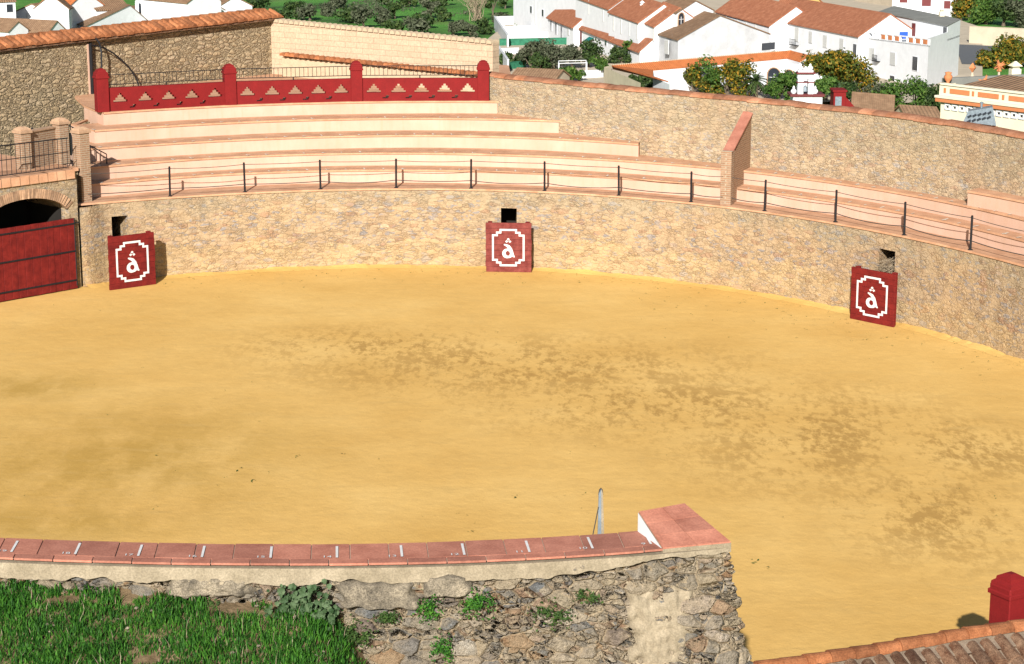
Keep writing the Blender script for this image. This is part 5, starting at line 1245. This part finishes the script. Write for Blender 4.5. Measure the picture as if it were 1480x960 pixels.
house('brown roofed house with long white wall at top centre left', (226,11,-19.2), (272,18,-19.6), 9, 2.4, 'white', 'b', [])
house('wide brown roofed house left of the green hillside', (200,-2,-17), (270,5,-17.3), 9, 2.4, 'white', 'b', [], chim=((246,2),))
house('white end house with low brown roof beside the green hillside', (271,3,-19), (314,11,-19.3), 8, 2.0, 'white', 'b', [])
house('low brown roof just above the tile coping near the centre left', (212,24,-21.5), (260,24,-21.5), 6, 2.0, 'white', 'b', [])
house('long brown roof just above the tile coping between two white gables', (186,32,-22.3), (236,26,-22.3), 8, 2.6, 'white', 'b', [])
house('small brown roof touching the tile coping below the long white wall', (238,24,-22.0), (272,19,-22.0), 7, 1.8, 'white', 'b', [])
# rusty curved roof near the coping
house('low rusty tiled roof just above the orange coping', (738,113,-22.5), (802,116,-22.5), 6, 1.2, 'beige_wall', 'b', [])
house('low brown tiled roof below the orange trees beside the red dormer', (1232,156,-17.5), (1290,161,-17.8), 6, 1.4, 'beige_wall', 'b', [])
house('dull brown tiled roof left of the ornate cream building', (1312,173,-18.2), (1362,176,-18.5), 6, 1.2, 'beige_wall', 'b', [])
# --- red dormer
p = UD(1217, 158, 205); t = thing('red_dormer', 'small red rendered dormer box with grey opening over the stone wall', 'dormer', tuple(p)); zt_ = UD(1217,133,205).z
sc_ = 205/3000.; mb = MB(); w_ = 18*sc_; mb.bev(V(p.x-4*sc_,p.y+1,(p.z-14+zt_)/2), (w_,2.2,zt_-p.z+14), 0, .03); mb.bev(V(p.x-4*sc_,p.y+1,zt_+.1), (w_+.2,2.4,.18), 0, .03)
mb.slab([V(p.x+5*sc_,p.y,zt_-.5), V(p.x+20*sc_,p.y,p.z+.1), V(p.x+20*sc_,p.y+2,p.z+.1), V(p.x+5*sc_,p.y+2,zt_-.5)], 3); mb.build('body', M['red_wall'], t)
mb = MB(); mb.box(V(p.x-6*sc_,p.y-.12,zt_-.95), (.62,.06,1.0)); mb.build('opening', M['steel'], t)
# --- bell gable
D0 = 150.; sc_ = D0/3000.*1.0; c_ = UD(1166,146,D0)
t = thing('bell_gable', 'small white bell gable with brown mouldings and finials above the stone wall', 'bell gable', tuple(c_))
def bx(mb, x0, x1, y0, y1, dep=.6, dy=0): 
    a, b_ = UD(x0,y1,D0), UD(x1,y0,D0); mb.bev(V((a.x+b_.x)/2, D0+dy, (a.z+b_.z)/2), (b_.x-a.x, dep, b_.z-a.z), 0, .03)
mb = MB(); bx(mb,1144,1188,138.5,190,1.6,.5); bx(mb,1152,1161,110,137); bx(mb,1167,1176,110,137); bx(mb,1152,1176,105,113,.62); bx(mb,1153,1175,101,104.5,.6); mb.build('body', M['white'], t)
mb = MB(); bx(mb,1141,1191,135.5,139,1.9,.5); bx(mb,1150.5,1178,104,106.5,.9); bx(mb,1151,1177,118,119.5,.7); mb.build('mouldings', M['brown_door'], t)
for px, pyb, h in ((1147,136,13),(1178,136,13),(1157,101,10),(1164.5,101,6),(1171,101,10)):
    q = UD(px,pyb,D0); k = h*sc_; MB().lathe((q.x,D0,q.z-.05), [(.14,0),(.16,k*.2),(.22,k*.3),(.2,k*.5),(.07,k*.7),(.1,k*.8),(.02,k)], 10).build('finial', M['white'], t, smooth=True)
q = UD(1164,121,D0); MB().lathe((q.x,D0,q.z-.55), [(.22,0),(.17,.12),(.12,.32),(.04,.42)], 12).build('bell', M['steel'], t)
mb = MB()
for k in range(6): q = UD(1147+k*7.5,142,D0); mb.box(V(q.x,D0-.32,q.z), (.14,.04,.24))
mb.build('base_panels', M['shutter'], t)
# --- ornate cream building
ZP = -4.4; A, B = U(1361,122,ZP), U(1600,150,ZP); d = (B-A).normalized(); n_ = V(-d.y,d.x,0); rz = math.atan2(d.y,d.x); Ln = (B-A).length
t = thing('ornate_building', 'cream building with orange panelled parapet and square vent frieze at right', 'building', (A.x,A.y,ZG))
f_ = lambda u, z, o=0: A+d*u-n_*o+V(0,0,z)
mb = MB(); mb.add([f_(0,-22),f_(Ln,-22),f_(Ln,0),f_(0,0)]+[f_(0,-22,-12),f_(Ln,-22,-12),f_(Ln,0,-12),f_(0,0,-12)], [(0,1,2,3),(4,0,3,7),(5,4,7,6)])
mb.slab([f_(0,0),f_(Ln,0),f_(Ln,0,-.4),f_(0,0,-.4)], .01); mb.build('wall', M['cream_house'], t)
mb = MB(); mb.bev(f_(Ln/2,.04,-.15), (Ln+.2,.5,.12), rz, .03); mb.bev(f_(Ln/2-.1,-.86,.1), (Ln+.5,.5,.16), rz, .03); mb.bev(f_(-.1,-.5,-6), (.25,12,.9), rz, .03)
mb.build('cornice', M['cream_house'], t)
mb = MB(); mb.bev(f_(Ln/2-.1,-1.08,.08), (Ln+.45,.4,.3), rz, .03); mb.build('orange_cornice', M['orange_paint'], t)
for u, w_ in ((.35,.2),(1.75,1.85),(3.0,.2),(4.4,1.9),(5.75,.2),(7.2,1.9),(8.6,.2)): mb = MB(); mb.bev(f_(u,-.4,.02), (w_,.06,.34), rz, .01); mb.build('orange_panel', M['orange_paint'], t)
for k in range(14):
    u = .7+.68*k; fr = MB(); 
    for (du, dz, w_, h_) in ((0,.16,.5,.1),(0,-.16,.5,.1),(-.2,0,.1,.4),(.2,0,.1,.4)): fr.box(f_(u+du,-1.55+dz,.05), (w_-(.004 if dz else 0),.1,h_-(.06 if du else 0)), rz)
    o = fr.build('vent_frame', M['white'], t); MB().box(f_(u,-1.55,.03), (.16,.05,.1), rz).build('vent_hole', M['glass'], o)
mb = MB(); mb.slab([f_(.6,-.15,-.7),f_(Ln,-.15,-.7),f_(Ln,.5,-5),f_(1.4,.5,-5)], .1); mb.build('roof', roofmat('b', rz), t)
mb = MB(); mb.bev(f_(.9,.12,-6), (.5,11,.5), rz-.25, .04); mb.build('dark_gutter', M['roof_grey'], t)
q = UD(1466,122,A.y+4); o = chimney(t, V(q.x,q.y,q.z), .75, 1.15, 'cream_house')
# finials on the parapet
def finial(px, py, kind, lb, Y, s_=1):
    p = UD(px, py, Y); t = thing('clay_finial', lb, 'finial', tuple(p)); mb = MB()
    if kind == 'urn': mb.lathe(p, [(.16,0),(.1,.12),(.26,.3),(.32,.5),(.2,.68),(.26,.8),(.05,.86)], 14); mb.build('urn', M['orange_paint'], t, smooth=True)
    elif kind == 'diamond': mb.lathe(p+V(0,0,.35), [(.02,0),(.3,.35),(.02,.72)], 4, .3); mb.build('diamond', M['orange_paint'], t); mb = MB(); mb.lathe(p-V(0,0,.9), [(.22,0),(.2,.9),(.12,1.05),(.1,1.27)], 10); mb.build('stem', M['beige_wall'], t)
    else:
        for k in range(14):
            a, b_ = random.uniform(0,6.28), random.uniform(-.6,1.4); e_ = V(math.cos(a)*math.cos(b_), math.sin(a)*math.cos(b_), math.sin(b_)); mb.tube([p+V(0,0,.4), p+V(0,0,.4)+e_*.5], .1, 5, .01)
        mb.lathe(p, [(.2,0),(.15,.2),(.26,.4),(.1,.62)], 8); mb.build('star', M['orange_paint'], t); mb = MB(); mb.tube([p-V(0,0,.7), p], .09, 6); mb.build('stem', M['beige_wall'], t)
finial(1370,121,'urn','orange clay urn on the left corner of the ornate parapet',A.y+.2)
finial(1405,112,'diamond','orange diamond finial on a pale stem above the ornate parapet',A.y+3)
finial(1423,126,'star','orange star shaped finial on the front of the ornate parapet',A.y+1)
finial(1444,103,'star','orange star shaped finial left of the cream chimney on the ornate roof',A.y+9)
finial(1479,131,'star','orange star shaped finial cut by the right edge of the photo',A.y+1)
# galvanised vent cover in front of it
Yv = A.y-7; q = UD(1417,183,Yv); t = thing('roof_vent', 'blue grey sheet metal vent hood with slots in front of the ornate building', 'vent', tuple(q)); mb = MB()
P_ = lambda x, y, dy=0: UD(x, y, Yv+dy)
mb.add([P_(1392,176),P_(1399,161),P_(1435,155),P_(1440,182),P_(1394,172,1.3),P_(1401,158,1.3),P_(1434,152,1.3),P_(1439,178,1.3)], [(0,3,2,1),(4,5,6,7),(1,2,6,5),(0,1,5,4),(3,7,6,2)]); mb.build('hood', M['steel'], t)
mb = MB()
for k in range(5):
    for j in range(2): a = P_(1401+k*7.2-j*1, 168-k*1.3+j*7); mb.box(a+V(0,-.06,0), (.28,.06,.13), 0, Matrix.Rotation(-.5,3,'Y'))
mb.build('slots', M['glass'], t)
mb = MB(); a = P_(1418.5,156,.5); mb.tube([a-V(0,0,.3), a+V(0,0,.3)], .08, 8); mb.lathe(a+V(0,0,.3), [(.13,0),(.13,.08),(.02,.14)], 8); mb.build('pipe', M['steel'], t)
mb = MB(); 
for px_ in (1396,1437): a = P_(px_,176,.5); mb.tube([V(a.x,a.y,ZG), a], .12, 5)
mb.slab([P_(1391,178,-.5)+V(0,0,-.05), P_(1443,186,-.5)+V(0,0,-.05), P_(1443,182,2.5)+V(0,0,-.05), P_(1391,174,2.5)+V(0,0,-.05)], .2); mb.build('base_slab', M['clay_coping'], t)

# ---------------------------------------------------------------- trees
def tree(label, px, py, h, r, mat, n, leaf=.3, name='tree', group=None, seed=0, z=ZG+.4, trunk=.3, shape=1.0, lobes=7, cat='tree'):
    random.seed(seed+int(px*7+py)); p = U(px, py, z); t = thing(name, label, cat, tuple(p), group)
    mb = MB(); bh = h*trunk; mb.tube([p-V(0,0,.6), p+V(.1,0,bh*.6), p+V(0,.1,h*.6)], r*.1+.08, 7, .05)
    lb_ = []
    for k in range(lobes):
        a = random.uniform(0,6.28); rr_ = r*random.uniform(.25,.7) if k else 0; zz = random.uniform(bh, h*.8) if k else h*.62
        c_ = p+V(math.cos(a)*rr_, math.sin(a)*rr_, zz); lr = r*random.uniform(.38,.6); lb_.append((c_, lr)); mb.tube([p+V(0,0,bh*.7), p.lerp(c_,.6)+V(0,0,bh*.2), c_], .1, 5, .03)
    mb.build('trunk', M['bark'], t); cr_ = MB()
    for i in range(n):
        c_, lr = random.choice(lb_)
        q = V(random.gauss(0,1),random.gauss(0,1),random.gauss(0,1)).normalized()*lr*(random.random()**.45); q.z *= shape*.85
        o_ = c_+q; f_2 = 1+.35*noise.noise(o_*.9); o_ = c_+q*f_2
        if noise.noise(o_*1.1+V(3,1,2)) < -.28: continue
        s_ = leaf*random.uniform(.5,1.3); nn_ = (q.normalized()*.7+V(random.gauss(0,.5),random.gauss(0,.5),random.gauss(0,.5)+.2)).normalized(); a = nn_.orthogonal().normalized(); a = Matrix.Rotation(random.uniform(0,6.28),3,nn_)@a; b_ = nn_.cross(a)
        cr_.add([o_-a*s_, o_-b_*s_*.55, o_+a*s_, o_+b_*s_*.55], [(0,1,2,3)])
    cr_.build('crown', M[mat], t); return t
# orange trees and shrubs in the middle right
tree('large golden orange tree left of the white terrace house', 1192, 146, 8.6, 4.2, 'leaf_gold', 7500, .26, seed=1)
tree('broad golden orange tree directly in front of the white terrace house', 1238, 142, 7.0, 4.0, 'leaf_gold', 7500, .26, seed=2)
tree('dark green tree behind the white bell gable', 1180, 156, 4.5, 3.0, 'leaf_green', 3200, .25, seed=3)
tree('green tree below the golden trees right of the bell gable', 1215, 157, 4, 3.0, 'leaf_dark', 3000, .25, seed=4)
for i, (px, py, h, r, m_, lb) in enumerate([(1000,136,5.0,3.1,'leaf_gold','golden green bush at the left end of the orange tree hedge'),(1025,137,5.6,3.3,'leaf_green','dark green bush second in the orange tree hedge'),(1050,138,5.6,3.2,'leaf_gold','bush with gold patches in the middle of the hedge'),
     (1072,140,6.2,3.0,'leaf_gold','tall gold flecked bush left of the palm'),(1125,145,4.4,2.8,'leaf_green','bright green shrub right of the palm'),(1148,147,5.2,2.5,'leaf_green','green shrub left of the bell gable'),(980,133,4.2,2.6,'leaf_dark','small dark bush at the foot of the courtyard roof'),
     (1290,160,5.0,3.2,'leaf_green','green tree below the terrace house left part'),(1322,164,5.6,3.4,'leaf_green','round green tree in front of the terrace house corner'),(1347,166,4.8,3.0,'leaf_dark','dark green tree left of the ornate building'),(1264,158,4.4,3.0,'leaf_olive','olive toned bush between golden trees and the terrace house'),
     (935,128,2.4,1.8,'leaf_dark','low dark bush just above the wall coping'),(915,124,1.6,1.2,'leaf_dark','tiny dark bush left of the low dark bush on the coping')]):
    tree(lb, px, py, h, r, m_, 2800, .24, seed=10+i, group='garden trees beyond the stone wall', trunk=.04)
# dark olives by the yards
for i, (px, py, h, r, m_, lb) in enumerate([(766,102,5.6,2.7,'leaf_olive','tall grey olive tree at the left of the dark garden trees'),(800,106,6.0,3.0,'leaf_olive','big grey olive tree in the middle of the dark garden trees'),(826,100,5.2,2.8,'leaf_olive','olive tree behind the white tube frame'),(850,98,5.4,2.8,'leaf_dark','dark tree below the teal awning'),
     (780,108,3.6,2.4,'leaf_dark','low dark tree in front of the two olive trees'),(735,96,2.2,1.8,'leaf_dark','dark hedge beside the white wall band'),(757,98,2.4,2.0,'leaf_dark','dark shrub between wall band and the olive trees'),(825,118,2.6,2.2,'leaf_green','green shrub under the white tube frame'),(870,112,4.0,1.8,'leaf_green','slim green tree left of the beige wall'),
     (898,92,3.0,2.4,'leaf_dark','dark bush above the left corner of the new orange roof'),(915,90,4.6,2.4,'leaf_green','bright green bush left of the arched window house'),(936,88,6.6,2.0,'leaf_dark','tall dark creeper tree against the arched window house')]):
    tree(lb, px, py, h, r, m_, 2400, .24, seed=40+i, group='garden trees by the walled yards', trunk=.2)
for i, (px, py, h, r, m_, lb) in enumerate([(1388,28,4.5,3.6,'leaf_gold','golden bush left of the chimney of the grey roof'),(1400,22,5.5,3.2,'leaf_green','bright green tree at the top edge above the grey roof'),(1425,33,6,4.5,'leaf_green','wide green tree above the long beige wall'),(1450,36,5.5,4.5,'leaf_dark','dark tree above the middle of the beige wall'),
     (1475,38,6,4.5,'leaf_olive','olive tree above the beige wall at the right edge'),(1355,20,2.6,2.2,'leaf_dark','small dark bush in front of the garage row'),(1445,96,2.6,4.0,'leaf_gold','yellow green bush at the edge of the grey road'),(1470,92,4.0,4.5,'leaf_gold','golden bush behind the ornate building roof'),(1495,92,4.0,4.5,'leaf_olive','dull bush at the far right beside the road')]):
    tree(lb, px, py, h, r, m_, 2400, .36, seed=60+i, group='trees at the upper right', trunk=.15)
# hillside bushes
hb = [(425,22,5,6,'leaf_dark'),(448,26,5,5.5,'leaf_olive'),(470,20,4,5,'leaf_olive'),(525,38,7,7,'leaf_olive'),(508,30,5,6,'leaf_dark'),(552,34,6,5,'leaf_olive'),(570,24,5,5,'leaf_dark'),(410,34,4,5,'leaf_dark'),(600,46,4,6,'leaf_olive'),(622,24,6,5,'leaf_olive'),(640,28,5,5,'leaf_dark'),(612,38,4,4.5,'leaf_dark'),(655,48,4,5,'leaf_olive'),(680,52,4,5,'leaf_olive'),(700,46,4,4,'leaf_dark'),(590,8,5,5,'leaf_dark'),(560,4,4,6,'leaf_dark'),(490,10,4,5,'leaf_olive'),(640,6,5,5,'leaf_dark'),(712,20,8,4,'leaf_dark'),(730,10,7,4,'leaf_dark'),(722,34,4,3,'leaf_olive'),(570,44,3,5,'leaf_dark'),(395,28,4,6,'leaf_dark'),(375,18,5,6,'leaf_dark'),(340,10,5,6,'leaf_green')]
pos = ['near the left end of the hillside','right of the leftmost hill bush','on the slope left of centre','as the largest hill tree','left of the largest hill tree','right of the largest hill tree','behind the largest hill tree to the right','just above the left end of the cream wall','low above the middle of the cream wall','high on the hill right of the clearing','right of the clearing beside the paler bush','at the lower edge of the clearing','low on the slope below the bare tree','near the right end of the cream wall','below the bare tree at right','at the top edge above the clearing','at the top edge above the largest tree','at the top edge left of centre','at the top edge left of the bare tree','dark against the white end house','at the top edge beside the white end house','small beside the walled yards','low between the largest tree and the clearing','behind the end of the orange coping','beyond the tile coping at its right end','beyond the brown roofs at the top']
for i, ((px, py, h, r, m_), ps) in enumerate(zip(hb, pos)):
    tree(('dark green' if m_ == 'leaf_dark' else 'grey olive' if m_ == 'leaf_olive' else 'bright green')+' bush '+ps, px, py, h*.66, r*(.4+.28*((i*37) % 10)/10), m_, 1100, .38, seed=90+i, name='hill_bush', group='bushes on the green hillside', trunk=.1, shape=.8, cat='bush')
# bare tree
p = U(690, 30, ZG+.4); t = thing('bare_tree', 'pale bare branched tree on the hillside left of the white end house', 'tree', tuple(p)); mb = MB(); tw = MB(); random.seed(3)
for k in range(46):
    a = random.uniform(0,6.28); sp = random.uniform(.5,4.4); e_ = p+V(math.cos(a)*sp, math.sin(a)*sp, random.uniform(4.5,8.5)); b0 = p+V(random.gauss(0,.6),random.gauss(0,.6),0)
    m1_ = b0.lerp(e_,.4)+V(0,0,.4); (mb if k < 6 else tw).tube([b0, m1_, e_], .1 if k < 6 else .06, 5, .02)
    for _ in range(9): q = m1_.lerp(e_, random.random()); tw.tube([q, q+V(random.gauss(0,.7),random.gauss(0,.7),random.uniform(.3,1.4))], .035, 3, .01)
mb.build('trunk', M['bark'], t); tw.build('branches', M['twig'], t)
# palm
p = U(1092, 142, ZG+.4); t = thing('palm', 'dark green fan palm beside the white arcade', 'palm', tuple(p)); MB().tube([p, p+V(.05,0,2.4)], .35, 9, .28).build('trunk', M['bark'], t); mb = MB(); random.seed(8)
c_ = p+V(0,0,2.6)
for k in range(46):
    a = random.uniform(0,6.28); el = random.uniform(-.7,1.35); L_ = random.uniform(1.6,2.4); pts = [c_]; q = V(c_.x,c_.y,c_.z); dz_ = math.sin(el); 
    for s_ in range(6): q = q+V(math.cos(a)*math.cos(el), math.sin(a)*math.cos(el), dz_-.16*s_)*(L_/6); pts.append(V(q.x,q.y,q.z))
    sd_ = V(-math.sin(a),math.cos(a),0)
    for s_ in range(1,7):
        for sg in (-1,1): 
            e_ = pts[s_]+sd_*sg*.5+(pts[s_]-pts[s_-1])*.9-V(0,0,.12); mb.tri(pts[s_-1], pts[s_], e_)
mb.build('fronds', M['leaf_dark'], t)

# low scrub over the hillside
mb = MB(); random.seed(21)
for _ in range(16000):
    px_, py_ = random.uniform(330, 735), random.uniform(-6, 60); p = U(px_, py_, ZG+.3)
    d_ = noise.noise(V(p.x*.045, p.y*.03, 3))+.5*noise.noise(V(p.x*.16, p.y*.12, 1))
    if d_ < .34: continue
    q = p+V(random.gauss(0,.5), random.gauss(0,.5), random.random()**2*min(2.2, (d_-.3)*7)); s_ = random.uniform(.15,.4)
    a = V(random.gauss(0,1),random.gauss(0,.4),random.gauss(0,1)).normalized(); b_ = a.orthogonal().normalized(); mb.quad(q-a*s_, q-b_*s_*.6, q+a*s_, q+b_*s_*.6)
tag(mb.build('scrub', M['leaf_olive']), 'grey green scrub spread over the grassy hillside', kind='stuff')

random.seed(31)
def dsample():
    r = gsample()
    if r is None or random.random() < .3: return None
    return r
tag(blades(2600, 'dry_grass', M['twig'], dsample, .06, .16, wdt=.003), 'dry pale stalks standing among the green grass of the bank', kind='stuff')
mb = MB()
for _ in range(240):                        # fallen leaves and small stones on the bank and in the grass
    r = gsample()
    if r is None: continue
    p, k = r; s_ = random.uniform(.01,.028); mb.lathe(p+V(0,0,.01), [(s_*.6,0),(s_,s_*.4),(s_*.4,s_*.9)], 5)
tag(mb.build('pebbles', M['slab']), 'small pale stones lying in the grass bank', kind='stuff')
